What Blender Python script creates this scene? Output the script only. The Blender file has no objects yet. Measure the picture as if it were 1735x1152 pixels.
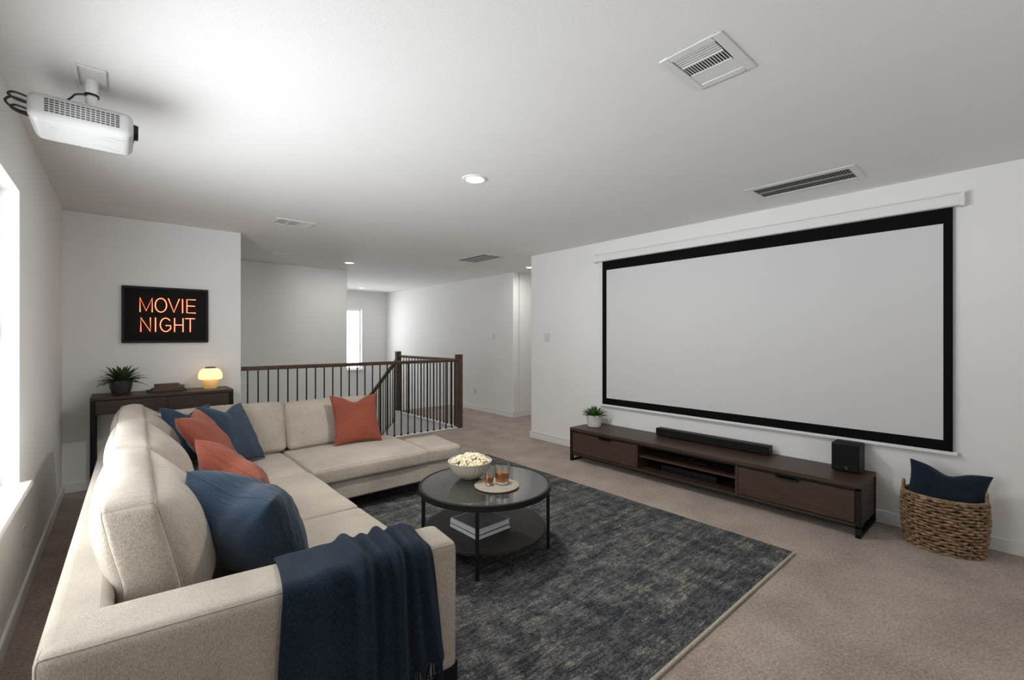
import bpy, bmesh, math, random
from mathutils import Vector, Matrix, noise, Euler

PI = math.pi
rnd = random.Random(7)
SC = bpy.context.scene
COL = SC.collection

# ------------------------------------------------------------------ camera
cam_d = bpy.data.cameras.new('camera')
cam_d.sensor_fit = 'HORIZONTAL'
cam_d.sensor_width = 36.0
cam_d.lens = 36.0 * 765.0 / 1735.0
cam_d.shift_y = -4.5 / 1735.0
cam_d.clip_start = 0.02
cam = bpy.data.objects.new('camera', cam_d)
COL.objects.link(cam)
cam.location = (0, 0, 1.43)
cam.rotation_euler = (PI / 2, 0, -math.atan(662.5 / 765.0))
SC.camera = cam

# ------------------------------------------------------------------ view, world, daylight
SC.view_settings.view_transform = 'Standard'
SC.view_settings.look = 'None'
SC.view_settings.gamma = 1.0
SC.view_settings.use_curve_mapping = False
SC.view_settings.exposure = 0.14
SC.cycles.use_denoising = True
SC.cycles.max_bounces = 12
SC.cycles.diffuse_bounces = 8
SC.cycles.sample_clamp_indirect = 6.0

GROUND, SKY = 12.3, 5.5
w = bpy.data.worlds.new('daylight')
SC.world = w
w.use_nodes = True
# overcast sky above; ground below brightened so upward light reaches the ceiling
_nt = w.node_tree
_tc = _nt.nodes.new('ShaderNodeTexCoord')
_sep = _nt.nodes.new('ShaderNodeSeparateXYZ')
_mr = _nt.nodes.new('ShaderNodeMapRange')
_mr.inputs['From Min'].default_value = -0.10
_mr.inputs['From Max'].default_value = 0.10
_mr.inputs['To Min'].default_value = GROUND
_mr.inputs['To Max'].default_value = SKY
_nt.links.new(_tc.outputs['Generated'], _sep.inputs[0])
_nt.links.new(_sep.outputs['Z'], _mr.inputs['Value'])
# steep downward directions dimmed to soften the ceiling hot spot near the window
_m2 = _nt.nodes.new('ShaderNodeMapRange')
_m2.inputs['From Min'].default_value = -0.86
_m2.inputs['From Max'].default_value = -0.44
_m2.inputs['To Min'].default_value = 0.20
_m2.inputs['To Max'].default_value = 1.0
_nt.links.new(_sep.outputs['Z'], _m2.inputs['Value'])
_mu = _nt.nodes.new('ShaderNodeMath')
_mu.operation = 'MULTIPLY'
_nt.links.new(_mr.outputs[0], _mu.inputs[0])
_nt.links.new(_m2.outputs[0], _mu.inputs[1])
_nt.links.new(_mu.outputs[0], _nt.nodes['Background'].inputs['Strength'])
_nt.nodes['Background'].inputs['Color'].default_value = (0.93, 0.965, 1.0, 1)


def portal(name, loc, rot, sx, sy):
    d = bpy.data.lights.new(name, 'AREA')
    d.shape = 'RECTANGLE'
    d.size = sx
    d.size_y = sy
    d.cycles.is_portal = True
    o = bpy.data.objects.new(name, d)
    COL.objects.link(o)
    o.location = loc
    o.rotation_euler = rot


# window openings (world light enters here only)
WL = (1.45, 3.5, 0.65, 2.2)      # left wall: y0,y1,z0,z1
WR = (1.0, 1.9, 0.9, 2.1)      # unseen window added behind the camera for fill light: x0,x1,z0,z1
WH = (3.75, 4.64, 0.62, 2.14)    # far wall above the stairs: x0,x1,z0,z1
YB = -2.4
portal('portal_left', (-0.60, (WL[0] + WL[1]) / 2, (WL[2] + WL[3]) / 2), (0, -PI / 2, 0), WL[3] - WL[2], WL[1] - WL[0])
portal('portal_rear', ((WR[0] + WR[1]) / 2, YB - 0.2, (WR[2] + WR[3]) / 2), (PI / 2, 0, 0), WR[1] - WR[0], WR[3] - WR[2])
portal('portal_stair', ((WH[0] + WH[1]) / 2, 11.4, (WH[2] + WH[3]) / 2), (-PI / 2, 0, 0), WH[1] - WH[0], WH[3] - WH[2])


# ------------------------------------------------------------------ materials
def mat(name, col, rough=0.6, metal=0.0, var=0.0, vscale=5.0, bump=0.0, bscale=50.0, stretch=(1, 1, 1),
        spec=0.5, emit=None, estr=0.0, sheen=0.0, detail=4.0, col2=None, trans=0.0, ior=1.45, alpha=1.0, bdist=0.01):
    m = bpy.data.materials.new(name)
    m.use_nodes = True
    nt = m.node_tree
    b = nt.nodes['Principled BSDF']
    b.inputs['Base Color'].default_value = (*col, 1)
    b.inputs['Roughness'].default_value = rough
    b.inputs['Metallic'].default_value = metal
    b.inputs['Specular IOR Level'].default_value = spec
    b.inputs['IOR'].default_value = ior
    b.inputs['Transmission Weight'].default_value = trans
    b.inputs['Alpha'].default_value = alpha
    if sheen:
        b.inputs['Sheen Weight'].default_value = sheen
        b.inputs['Sheen Roughness'].default_value = 0.5
    if emit:
        b.inputs['Emission Color'].default_value = (*emit, 1)
        b.inputs['Emission Strength'].default_value = estr
    tc = nt.nodes.new('ShaderNodeTexCoord')
    mp = nt.nodes.new('ShaderNodeMapping')
    mp.inputs['Scale'].default_value = stretch
    nt.links.new(tc.outputs['Object'], mp.inputs['Vector'])
    if var or col2:
        n = nt.nodes.new('ShaderNodeTexNoise')
        n.inputs['Scale'].default_value = vscale
        n.inputs['Detail'].default_value = detail
        nt.links.new(mp.outputs[0], n.inputs['Vector'])
        mx = nt.nodes.new('ShaderNodeMix')
        mx.data_type = 'RGBA'
        c2 = col2 if col2 else tuple(c * (1 + var) for c in col)
        c1 = col if col2 else tuple(c * (1 - var) for c in col)
        mx.inputs['A'].default_value = (*c1, 1)
        mx.inputs['B'].default_value = (*c2, 1)
        mr = nt.nodes.new('ShaderNodeMapRange')
        mr.inputs['From Min'].default_value = 0.3
        mr.inputs['From Max'].default_value = 0.7
        nt.links.new(n.outputs['Fac'], mr.inputs['Value'])
        nt.links.new(mr.outputs[0], mx.inputs['Factor'])
        nt.links.new(mx.outputs['Result'], b.inputs['Base Color'])
    if bump:
        n2 = nt.nodes.new('ShaderNodeTexNoise')
        n2.inputs['Scale'].default_value = bscale
        n2.inputs['Detail'].default_value = 3.0
        nt.links.new(mp.outputs[0], n2.inputs['Vector'])
        bp = nt.nodes.new('ShaderNodeBump')
        bp.inputs['Strength'].default_value = bump
        bp.inputs['Distance'].default_value = bdist
        nt.links.new(n2.outputs['Fac'], bp.inputs['Height'])
        nt.links.new(bp.outputs[0], b.inputs['Normal'])
    return m


M = {}
M['wall'] = mat('wall_paint', (0.81, 0.805, 0.79), 0.85, var=0.01, vscale=2, bump=0.12, bscale=180, spec=0.2, bdist=0.002)
M['ceiling'] = mat('ceiling_paint', (0.80, 0.797, 0.785), 0.9, var=0.01, vscale=3, bump=0.25, bscale=90, spec=0.15, bdist=0.003)
M['trim'] = mat('white_trim', (0.78, 0.78, 0.77), 0.45, bump=0.02, bscale=40)
M['plastic'] = mat('white_plastic', (0.50, 0.50, 0.49), 0.4, var=0.01)
M['offwhite'] = mat('offwhite_plate', (0.66, 0.65, 0.64), 0.5, var=0.01)
M['vent'] = mat('vent_white_metal', (0.72, 0.72, 0.70), 0.45, var=0.02)
M['ventfin'] = mat('vent_grey_fins', (0.30, 0.30, 0.295), 0.6, var=0.05)
M['ventdark'] = mat('vent_inside_shade', (0.05, 0.05, 0.05), 0.9, var=0.1)
M['black'] = mat('black_satin', (0.008, 0.008, 0.008), 0.5, spec=0.3, var=0.1, bump=0.03, bscale=200)
M['blackcloth'] = mat('black_border_cloth', (0.006, 0.006, 0.006), 0.9, spec=0.1, var=0.1)
M['blackmetal'] = mat('black_powdercoat', (0.010, 0.0095, 0.009), 0.5, spec=0.3, var=0.1, bump=0.05, bscale=300)
M['screen'] = mat('screen_fabric', (0.66, 0.66, 0.66), 0.9, spec=0.1, var=0.006, vscale=3)
M['wood'] = mat('dark_walnut', (0.040, 0.024, 0.016), 0.42, bump=0.06, bscale=60, stretch=(14, 1.2, 14), vscale=5, detail=6, col2=(0.075, 0.042, 0.028))
M['woodx'] = mat('dark_walnut_crossgrain', (0.035, 0.022, 0.016), 0.45, bump=0.06, bscale=60, stretch=(1.2, 14, 14), vscale=5, detail=6, col2=(0.058, 0.034, 0.023))
M['shelfdark'] = mat('dark_stained_shelf', (0.022, 0.018, 0.016), 0.5, spec=0.3, vscale=5, stretch=(1.2, 14, 1), col2=(0.034, 0.028, 0.025))
M['railwood'] = mat('rail_walnut', (0.060, 0.034, 0.022), 0.4, bump=0.05, bscale=60, stretch=(3, 3, 1), vscale=8, col2=(0.10, 0.058, 0.038))
M['ventgrille'] = mat('dark_grille', (0.010, 0.010, 0.010), 0.8, spec=0.2, var=0.1)
M['leafdark'] = mat('dark_green_leaf', (0.018, 0.045, 0.015), 0.5, vscale=20, col2=(0.05, 0.095, 0.03))
M['leafgreen'] = mat('succulent_leaf', (0.04, 0.11, 0.025), 0.5, vscale=25, col2=(0.10, 0.21, 0.05))
M['potgrey'] = mat('charcoal_glazed_pot', (0.045, 0.044, 0.043), 0.45, var=0.15, vscale=9)
M['potwhite'] = mat('white_glazed_pot', (0.62, 0.60, 0.57), 0.4, var=0.04, vscale=6)
M['soil'] = mat('soil', (0.02, 0.014, 0.01), 0.95, var=0.4, vscale=60, bump=0.5, bscale=80)
M['piping'] = mat('grey_piping', (0.36, 0.32, 0.27), 0.85, var=0.1, vscale=60)
M['bowl'] = mat('cream_ceramic', (0.50, 0.455, 0.375), 0.35, var=0.05, vscale=9)
M['popcorn'] = mat('popcorn', (0.82, 0.70, 0.42), 0.7, vscale=35, col2=(0.9, 0.86, 0.74), bump=0.3, bscale=90)
M['coaster'] = mat('pale_stone', (0.30, 0.26, 0.205), 0.5, var=0.08, vscale=12)
M['paper'] = mat('white_pages', (0.70, 0.70, 0.69), 0.7, stretch=(1, 1, 60), var=0.06, vscale=20)
M['cover_white'] = mat('white_cover', (0.66, 0.67, 0.68), 0.45, var=0.02)
M['cover_slate'] = mat('slate_cover_gap_shade', (0.055, 0.065, 0.075), 0.45, vscale=9, col2=(0.13, 0.15, 0.155), detail=6)
M['amber'] = mat('amber_drink', (0.62, 0.22, 0.03), 0.05, trans=0.85, ior=1.33)
M['wicker'] = mat('seagrass_wicker', (0.10, 0.055, 0.028), 0.75, vscale=30, col2=(0.40, 0.265, 0.15), bump=0.5, bscale=160, bdist=0.004)
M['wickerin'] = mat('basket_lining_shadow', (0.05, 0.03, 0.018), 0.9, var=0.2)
M['cablegrey'] = mat('black_cable', (0.02, 0.02, 0.02), 0.5, var=0.1)
M['lens'] = mat('lens_glass', (0.01, 0.01, 0.012), 0.08, var=0.1)
M['lampshade'] = mat('opal_glass_shade', (0.9, 0.75, 0.5), 0.4, emit=(1.0, 0.66, 0.33), estr=1.05)
M['lampbase'] = mat('amber_ribbed_base', (0.62, 0.42, 0.17), 0.35, emit=(1.0, 0.55, 0.16), estr=0.22, var=0.05)


def shade_mat():
    m = bpy.data.materials.new('opal_glass_shade')
    m.use_nodes = True
    nt = m.node_tree
    nt.nodes.clear()
    out = nt.nodes.new('ShaderNodeOutputMaterial')
    ad = nt.nodes.new('ShaderNodeAddShader')
    mx = nt.nodes.new('ShaderNodeMixShader')
    tl = nt.nodes.new('ShaderNodeBsdfTranslucent')
    tl.inputs['Color'].default_value = (0.95, 0.88, 0.76, 1)
    df = nt.nodes.new('ShaderNodeBsdfDiffuse')
    df.inputs['Color'].default_value = (0.62, 0.52, 0.38, 1)
    em = nt.nodes.new('ShaderNodeEmission')
    em.inputs['Color'].default_value = (1.0, 0.72, 0.45, 1)
    em.inputs['Strength'].default_value = 0.32
    mx.inputs[0].default_value = 0.55
    nt.links.new(df.outputs[0], mx.inputs[1])
    nt.links.new(tl.outputs[0], mx.inputs[2])
    nt.links.new(mx.outputs[0], ad.inputs[0])
    nt.links.new(em.outputs[0], ad.inputs[1])
    nt.links.new(ad.outputs[0], out.inputs[0])
    return m


M['lampshade'] = shade_mat()
M['brass'] = mat('dull_bronze', (0.22, 0.16, 0.09), 0.4, metal=0.6, var=0.1)
M['neon'] = mat('neon_tube', (1, 0.5, 0.3), 0.4, emit=(1.0, 0.20, 0.10), estr=2.3)
M['signpanel'] = mat('sign_black_panel', (0.012, 0.0115, 0.011), 0.7, spec=0.1, var=0.1)
M['led'] = mat('led_disc', (1, 1, 1), 0.5, emit=(1.0, 0.97, 0.92), estr=9.0)
M['books_dark'] = mat('dark_book_cover', (0.05, 0.042, 0.034), 0.6, var=0.2, vscale=9)
M['books_brown'] = mat('brown_book_cover', (0.13, 0.085, 0.05), 0.6, var=0.2, vscale=9)
M['marble'] = mat('dark_marble_tray', (0.035, 0.03, 0.026), 0.5, var=0.3, vscale=9)
M['glassclear'] = mat('drinking_glass', (1, 1, 1), 0.02, trans=1.0, ior=1.45)
M['logo'] = mat('silver_print', (0.4, 0.4, 0.4), 0.4, metal=0.4)
M['printgrey'] = mat('grey_print', (0.52, 0.52, 0.51), 0.6)


def pane_mat():
    m = bpy.data.materials.new('window_pane')
    m.use_nodes = True
    nt = m.node_tree
    nt.nodes.clear()
    out = nt.nodes.new('ShaderNodeOutputMaterial')
    mix = nt.nodes.new('ShaderNodeMixShader')
    tr = nt.nodes.new('ShaderNodeBsdfTransparent')
    gl = nt.nodes.new('ShaderNodeBsdfGlossy')
    gl.inputs['Roughness'].default_value = 0.02
    fr = nt.nodes.new('ShaderNodeFresnel')
    gm = nt.nodes.new('ShaderNodeNewGeometry')
    inv_ = nt.nodes.new('ShaderNodeMath')
    inv_.operation = 'SUBTRACT'
    inv_.inputs[0].default_value = 1.0
    mul_ = nt.nodes.new('ShaderNodeMath')
    mul_.operation = 'MULTIPLY'
    nt.links.new(gm.outputs['Backfacing'], inv_.inputs[1])
    nt.links.new(fr.outputs[0], mul_.inputs[0])
    nt.links.new(inv_.outputs[0], mul_.inputs[1])
    nt.links.new(mul_.outputs[0], mix.inputs[0])
    nt.links.new(tr.outputs[0], mix.inputs[1])
    nt.links.new(gl.outputs[0], mix.inputs[2])
    nt.links.new(mix.outputs[0], out.inputs[0])
    return m


M['pane'] = pane_mat()


def smoked_glass():
    m = bpy.data.materials.new('smoked_table_glass')
    m.use_nodes = True
    nt = m.node_tree
    nt.nodes.clear()
    out = nt.nodes.new('ShaderNodeOutputMaterial')
    mix = nt.nodes.new('ShaderNodeMixShader')
    mix2 = nt.nodes.new('ShaderNodeMixShader')
    tr = nt.nodes.new('ShaderNodeBsdfTransparent')
    tr.inputs['Color'].default_value = (0.62, 0.61, 0.60, 1)
    df = nt.nodes.new('ShaderNodeBsdfDiffuse')
    df.inputs['Color'].default_value = (0.05, 0.048, 0.044, 1)
    gl = nt.nodes.new('ShaderNodeBsdfGlossy')
    gl.inputs['Roughness'].default_value = 0.06
    gl.inputs['Color'].default_value = (0.9, 0.9, 0.9, 1)
    fr = nt.nodes.new('ShaderNodeFresnel')
    fr.inputs['IOR'].default_value = 2.3
    mix2.inputs[0].default_value = 0.55
    nt.links.new(tr.outputs[0], mix2.inputs[1])
    nt.links.new(df.outputs[0], mix2.inputs[2])
    gm = nt.nodes.new('ShaderNodeNewGeometry')
    inv_ = nt.nodes.new('ShaderNodeMath')
    inv_.operation = 'SUBTRACT'
    inv_.inputs[0].default_value = 1.0
    mul_ = nt.nodes.new('ShaderNodeMath')
    mul_.operation = 'MULTIPLY'
    nt.links.new(gm.outputs['Backfacing'], inv_.inputs[1])
    nt.links.new(fr.outputs[0], mul_.inputs[0])
    nt.links.new(inv_.outputs[0], mul_.inputs[1])
    nt.links.new(mul_.outputs[0], mix.inputs[0])
    nt.links.new(mix2.outputs[0], mix.inputs[1])
    nt.links.new(gl.outputs[0], mix.inputs[2])
    nt.links.new(mix.outputs[0], out.inputs[0])
    return m


M['tableglass'] = smoked_glass()


def fabric(name, c1, c2, scale=420, bump=0.5, vscale=3.0, sheen=0.15, wr=0.0):
    """woven cloth: fine two-way thread pattern plus slow tone variation"""
    m = bpy.data.materials.new(name)
    m.use_nodes = True
    nt = m.node_tree
    b = nt.nodes['Principled BSDF']
    b.inputs['Roughness'].default_value = 0.92
    b.inputs['Specular IOR Level'].default_value = 0.15
    b.inputs['Sheen Weight'].default_value = sheen
    tc = nt.nodes.new('ShaderNodeTexCoord')
    n1 = nt.nodes.new('ShaderNodeTexNoise')
    n1.inputs['Scale'].default_value = scale
    n1.inputs['Detail'].default_value = 2
    n2 = nt.nodes.new('ShaderNodeTexNoise')
    n2.inputs['Scale'].default_value = vscale
    n2.inputs['Detail'].default_value = 5
    mp = nt.nodes.new('ShaderNodeMapping')
    mp.inputs['Scale'].default_value = (1, 1, 0.35)
    nt.links.new(tc.outputs['Object'], mp.inputs['Vector'])
    nt.links.new(mp.outputs[0], n1.inputs['Vector'])
    nt.links.new(tc.outputs['Object'], n2.inputs['Vector'])
    ad = nt.nodes.new('ShaderNodeMath')
    ad.operation = 'ADD'
    h1 = nt.nodes.new('ShaderNodeMath')
    h1.operation = 'MULTIPLY'
    h1.inputs[1].default_value = 0.65
    h2 = nt.nodes.new('ShaderNodeMath')
    h2.operation = 'MULTIPLY'
    h2.inputs[1].default_value = 0.35
    nt.links.new(n1.outputs['Fac'], h1.inputs[0])
    nt.links.new(n2.outputs['Fac'], h2.inputs[0])
    nt.links.new(h1.outputs[0], ad.inputs[0])
    nt.links.new(h2.outputs[0], ad.inputs[1])
    mr = nt.nodes.new('ShaderNodeMapRange')
    mr.inputs['From Min'].default_value = 0.36
    mr.inputs['From Max'].default_value = 0.64
    nt.links.new(ad.outputs[0], mr.inputs['Value'])
    mx = nt.nodes.new('ShaderNodeMix')
    mx.data_type = 'RGBA'
    mx.inputs['A'].default_value = (*c1, 1)
    mx.inputs['B'].default_value = (*c2, 1)
    nt.links.new(mr.outputs[0], mx.inputs['Factor'])
    nt.links.new(mx.outputs['Result'], b.inputs['Base Color'])
    bp = nt.nodes.new('ShaderNodeBump')
    bp.inputs['Strength'].default_value = bump
    bp.inputs['Distance'].default_value = 0.0015
    nt.links.new(n1.outputs['Fac'], bp.inputs['Height'])
    if wr:
        n3 = nt.nodes.new('ShaderNodeTexNoise')
        n3.inputs['Scale'].default_value = 11
        n3.inputs['Detail'].default_value = 2
        n3.inputs['Distortion'].default_value = 0.6
        mp3 = nt.nodes.new('ShaderNodeMapping')
        mp3.inputs['Scale'].default_value = (0.5, 2.6, 0.8)
        nt.links.new(tc.outputs['Object'], mp3.inputs['Vector'])
        nt.links.new(mp3.outputs[0], n3.inputs['Vector'])
        b2 = nt.nodes.new('ShaderNodeBump')
        b2.inputs['Strength'].default_value = wr
        b2.inputs['Distance'].default_value = 0.02
        nt.links.new(n3.outputs['Fac'], b2.inputs['Height'])
        nt.links.new(bp.outputs[0], b2.inputs['Normal'])
        nt.links.new(b2.outputs[0], b.inputs['Normal'])
    else:
        nt.links.new(bp.outputs[0], b.inputs['Normal'])
    return m


M['sofa'] = fabric('oatmeal_linen', (0.28, 0.24, 0.195), (0.52, 0.46, 0.385), 430, 0.6)
M['sofawr'] = fabric('oatmeal_linen_creased', (0.28, 0.24, 0.195), (0.52, 0.46, 0.385), 430, 0.6, wr=0.35)
M['navy'] = fabric('navy_linen', (0.014, 0.027, 0.047), (0.038, 0.064, 0.098), 380, 0.5, wr=0.5)
M['navydark'] = fabric('dark_navy_velvet', (0.006, 0.011, 0.021), (0.014, 0.021, 0.036), 300, 0.4, wr=0.2)
M['rust'] = fabric('rust_linen', (0.17, 0.040, 0.022), (0.29, 0.082, 0.050), 380, 0.5, wr=0.5)
M['throw'] = fabric('navy_wool', (0.005, 0.010, 0.019), (0.019, 0.031, 0.048), 260, 0.9, sheen=0.05)


def carpet_mat():
    m = bpy.data.materials.new('taupe_carpet')
    m.use_nodes = True
    nt = m.node_tree
    b = nt.nodes['Principled BSDF']
    b.inputs['Roughness'].default_value = 1.0
    b.inputs['Specular IOR Level'].default_value = 0.05
    b.inputs['Sheen Weight'].default_value = 0.2
    tc = nt.nodes.new('ShaderNodeTexCoord')
    n1 = nt.nodes.new('ShaderNodeTexNoise')
    n1.inputs['Scale'].default_value = 85
    n1.inputs['Detail'].default_value = 5
    n1.inputs['Distortion'].default_value = 0.8
    n2 = nt.nodes.new('ShaderNodeTexNoise')
    n2.inputs['Scale'].default_value = 3.0
    n2.inputs['Detail'].default_value = 6
    for n in (n1, n2):
        nt.links.new(tc.outputs['Object'], n.inputs['Vector'])
    mxv = nt.nodes.new('ShaderNodeMix')
    mxv.inputs['Factor'].default_value = 0.35
    nt.links.new(n1.outputs['Fac'], mxv.inputs['A'])
    nt.links.new(n2.outputs['Fac'], mxv.inputs['B'])
    mr = nt.nodes.new('ShaderNodeMapRange')
    mr.inputs['From Min'].default_value = 0.36
    mr.inputs['From Max'].default_value = 0.64
    nt.links.new(mxv.outputs['Result'], mr.inputs['Value'])
    mx = nt.nodes.new('ShaderNodeMix')
    mx.data_type = 'RGBA'
    mx.inputs['A'].default_value = (0.235, 0.180, 0.148, 1)
    mx.inputs['B'].default_value = (0.475, 0.387, 0.327, 1)
    nt.links.new(mr.outputs[0], mx.inputs['Factor'])
    nt.links.new(mx.outputs['Result'], b.inputs['Base Color'])
    bp = nt.nodes.new('ShaderNodeBump')
    bp.inputs['Strength'].default_value = 0.8
    bp.inputs['Distance'].default_value = 0.006
    nt.links.new(n1.outputs['Fac'], bp.inputs['Height'])
    nt.links.new(bp.outputs[0], b.inputs['Normal'])
    return m


M['carpet'] = carpet_mat()


def rug_mat():
    m = bpy.data.materials.new('distressed_navy_rug')
    m.use_nodes = True
    nt = m.node_tree
    N = nt.nodes.new
    L = nt.links.new
    b = nt.nodes['Principled BSDF']
    b.inputs['Roughness'].default_value = 0.97
    b.inputs['Specular IOR Level'].default_value = 0.08
    tc = N('ShaderNodeTexCoord')

    def ns(scale, st, detail=4, dist=0.0):
        mp = N('ShaderNodeMapping')
        mp.inputs['Scale'].default_value = st
        L(tc.outputs['Object'], mp.inputs['Vector'])
        n = N('ShaderNodeTexNoise')
        n.inputs['Scale'].default_value = scale
        n.inputs['Detail'].default_value = detail
        n.inputs['Distortion'].default_value = dist
        L(mp.outputs[0], n.inputs['Vector'])
        return n.outputs['Fac']

    def op(o, a, c, cl=False):
        x = N('ShaderNodeMath')
        x.operation = o
        x.use_clamp = cl
        for i, v in enumerate((a, c)):
            if isinstance(v, (int, float)):
                x.inputs[i].default_value = v
            else:
                L(v, x.inputs[i])
        return x.outputs[0]

    bands = ns(2.4, (0.7, 7.0, 1), 5)            # long worn bands across the width
    cross = ns(3.0, (4.5, 1.0, 1), 3)
    def worm(scale, st, k):
        n_ = ns(scale, st, 3, 1.4)
        return op('SUBTRACT', 1.0, op('MULTIPLY', op('ABSOLUTE', op('SUBTRACT', n_, 0.5), 0), k), True)
    scrib = op('MAXIMUM', worm(26, (1, 1.6, 1), 9.0), worm(17, (1.8, 1, 1), 12.0))    # scribbly pile lines
    scrib = op('ADD', op('MULTIPLY', scrib, 0.30), op('MULTIPLY', ns(26, (.55, 2.2, 1), 6, 1.0), 0.85))
    lines = op('MAXIMUM', worm(7, (.35, 9, 1), 16.0), op('MULTIPLY', worm(7, (9, .35, 1), 18.0), 0.55))
    fine = ns(130, (0.5, 1.6, 1), 3)
    patch = ns(7, (1, 1.2, 1), 4, 0.6)
    vo = N('ShaderNodeTexVoronoi')
    vo.distance = 'CHEBYCHEV'
    vo.feature = 'F1'
    vo.inputs['Scale'].default_value = 9
    L(tc.outputs['Object'], vo.inputs['Vector'])
    s = op('ADD', op('MULTIPLY', bands, 0.26), op('MULTIPLY', cross, 0.14))
    s = op('ADD', s, op('MULTIPLY', scrib, 0.44))
    s = op('ADD', s, op('MULTIPLY', fine, 0.30))
    s = op('ADD', s, op('MULTIPLY', patch, 0.16))
    s = op('ADD', s, op('MULTIPLY', lines, 0.10))
    s = op('ADD', s, op('MULTIPLY', vo.outputs['Distance'], 0.13))
    cr = N('ShaderNodeValToRGB')
    e = cr.color_ramp.elements
    e[0].position = 0.58
    e[0].color = (0.014, 0.017, 0.023, 1)
    e[1].position = 0.97
    e[1].color = (0.30, 0.275, 0.235, 1)
    for p, c in ((0.70, (0.033, 0.038, 0.046)), (0.78, (0.068, 0.071, 0.074)), (0.87, (0.135, 0.128, 0.117))):
        k = e.new(p)
        k.color = (*c, 1)
    L(s, cr.inputs[0])
    L(cr.outputs[0], b.inputs['Base Color'])
    bp = N('ShaderNodeBump')
    bp.inputs['Strength'].default_value = 0.5
    bp.inputs['Distance'].default_value = 0.004
    L(fine, bp.inputs['Height'])
    L(bp.outputs[0], b.inputs['Normal'])
    return m


M['rug'] = rug_mat()
M['rugedge'] = mat('beige_binding', (0.46, 0.41, 0.33), 0.9, var=0.2, vscale=120, bump=0.6, bscale=200, stretch=(1, 1, 1))


# ------------------------------------------------------------------ geometry helpers
def link(o, parent=None):
    COL.objects.link(o)
    if parent is not None:
        o.parent = parent
    return o


class MB:
    """collects shapes and links them as one mesh object"""

    def __init__(s):
        s.v = []
        s.f = []

    def add(s, vs, fs):
        b = len(s.v)
        s.v += [tuple(v) for v in vs]
        s.f += [tuple(i + b for i in f) for f in fs]
        return s

    def box(s, x0, y0, z0, x1, y1, z1, m=None):
        vs = [Vector(p) for p in ((x0, y0, z0), (x1, y0, z0), (x1, y1, z0), (x0, y1, z0),
                                  (x0, y0, z1), (x1, y0, z1), (x1, y1, z1), (x0, y1, z1))]
        if m is not None:
            vs = [m @ v for v in vs]
        return s.add(vs, [(3, 2, 1, 0), (4, 5, 6, 7), (0, 1, 5, 4), (1, 2, 6, 5), (2, 3, 7, 6), (3, 0, 4, 7)])

    def prism(s, poly, z0, z1):
        n = len(poly)
        vs = [(x, y, z0) for x, y in poly] + [(x, y, z1) for x, y in poly]
        fs = [tuple(range(n))[::-1], tuple(range(n, 2 * n))]
        fs += [(i, (i + 1) % n, n + (i + 1) % n, n + i) for i in range(n)]
        return s.add(vs, fs)

    def tube(s, pts, r, seg=8, closed=False, flat=1.0, caps=True):
        pts = [Vector(p) for p in pts]
        n = len(pts)
        rs = r if isinstance(r, (list, tuple)) else [r] * n
        vs = []
        prev = None
        for i, p in enumerate(pts):
            if closed:
                t = pts[(i + 1) % n] - pts[i - 1]
            else:
                t = pts[min(i + 1, n - 1)] - pts[max(i - 1, 0)]
            t.normalize()
            if prev is None:
                a = Vector((0, 0, 1)) if abs(t.z) < 0.9 else Vector((1, 0, 0))
                u = t.cross(a).normalized()
            else:
                u = (prev - t * prev.dot(t)).normalized()
            prev = u
            v2 = t.cross(u)
            for k in range(seg):
                a = 2 * PI * k / seg
                vs.append(p + u * (math.cos(a) * rs[i]) + v2 * (math.sin(a) * rs[i] * flat))
        fs = []
        m = n if closed else n - 1
        for i in range(m):
            j = (i + 1) % n
            for k in range(seg):
                k2 = (k + 1) % seg
                fs.append((i * seg + k, i * seg + k2, j * seg + k2, j * seg + k))
        if not closed and caps:
            fs.append(tuple(range(seg))[::-1])
            fs.append(tuple(range((n - 1) * seg, n * seg)))
        return s.add(vs, fs)

    def lathe(s, prof, c=(0, 0, 0), seg=40, rib=None, axis='Z'):
        vs = []
        n = len(prof)
        for k in range(seg):
            a = 2 * PI * k / seg
            for (r, z) in prof:
                rr = r * (1 + (rib(a, z) if rib else 0))
                p = Vector((rr * math.cos(a), rr * math.sin(a), z))
                if axis == 'X':
                    p = Vector((p.z, p.x, p.y))
                elif axis == 'Y':
                    p = Vector((p.x, p.z, p.y))
                vs.append(p + Vector(c))
        fs = []
        for k in range(seg):
            k2 = (k + 1) % seg
            for i in range(n - 1):
                fs.append((k * n + i, k2 * n + i, k2 * n + i + 1, k * n + i + 1))
        return s.add(vs, fs)

    def build(s, name, m, parent=None, bevel=0.0, bseg=2, smooth=True, angle=35, weld=True, solid=0.0, sub=0):
        me = bpy.data.meshes.new(name)
        me.from_pydata(s.v, [], s.f)
        bm = bmesh.new()
        bm.from_mesh(me)
        if weld:
            bmesh.ops.remove_doubles(bm, verts=bm.verts, dist=1e-5)
        bmesh.ops.recalc_face_normals(bm, faces=bm.faces)
        bm.to_mesh(me)
        bm.free()
        me.materials.append(m if not isinstance(m, str) else M[m])
        if smooth:
            me.polygons.foreach_set('use_smooth', [True] * len(me.polygons))
            me.set_sharp_from_angle(angle=math.radians(angle))
        o = bpy.data.objects.new(name, me)
        link(o, parent)
        if solid:
            md = o.modifiers.new('thickness', 'SOLIDIFY')
            md.thickness = solid
            md.offset = 0
        if sub:
            md = o.modifiers.new('sub', 'SUBSURF')
            md.levels = sub
            md.render_levels = sub
        if bevel:
            md = o.modifiers.new('bevel', 'BEVEL')
            md.width = bevel
            md.segments = bseg
            md.limit_method = 'ANGLE'
            md.angle_limit = math.radians(40)
            md.harden_normals = False
        return o


def tag(o, label, cat, group=None, kind=None):
    o['label'] = label
    o['category'] = cat
    if group:
        o['group'] = group
    if kind:
        o['kind'] = kind
    return o


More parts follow.
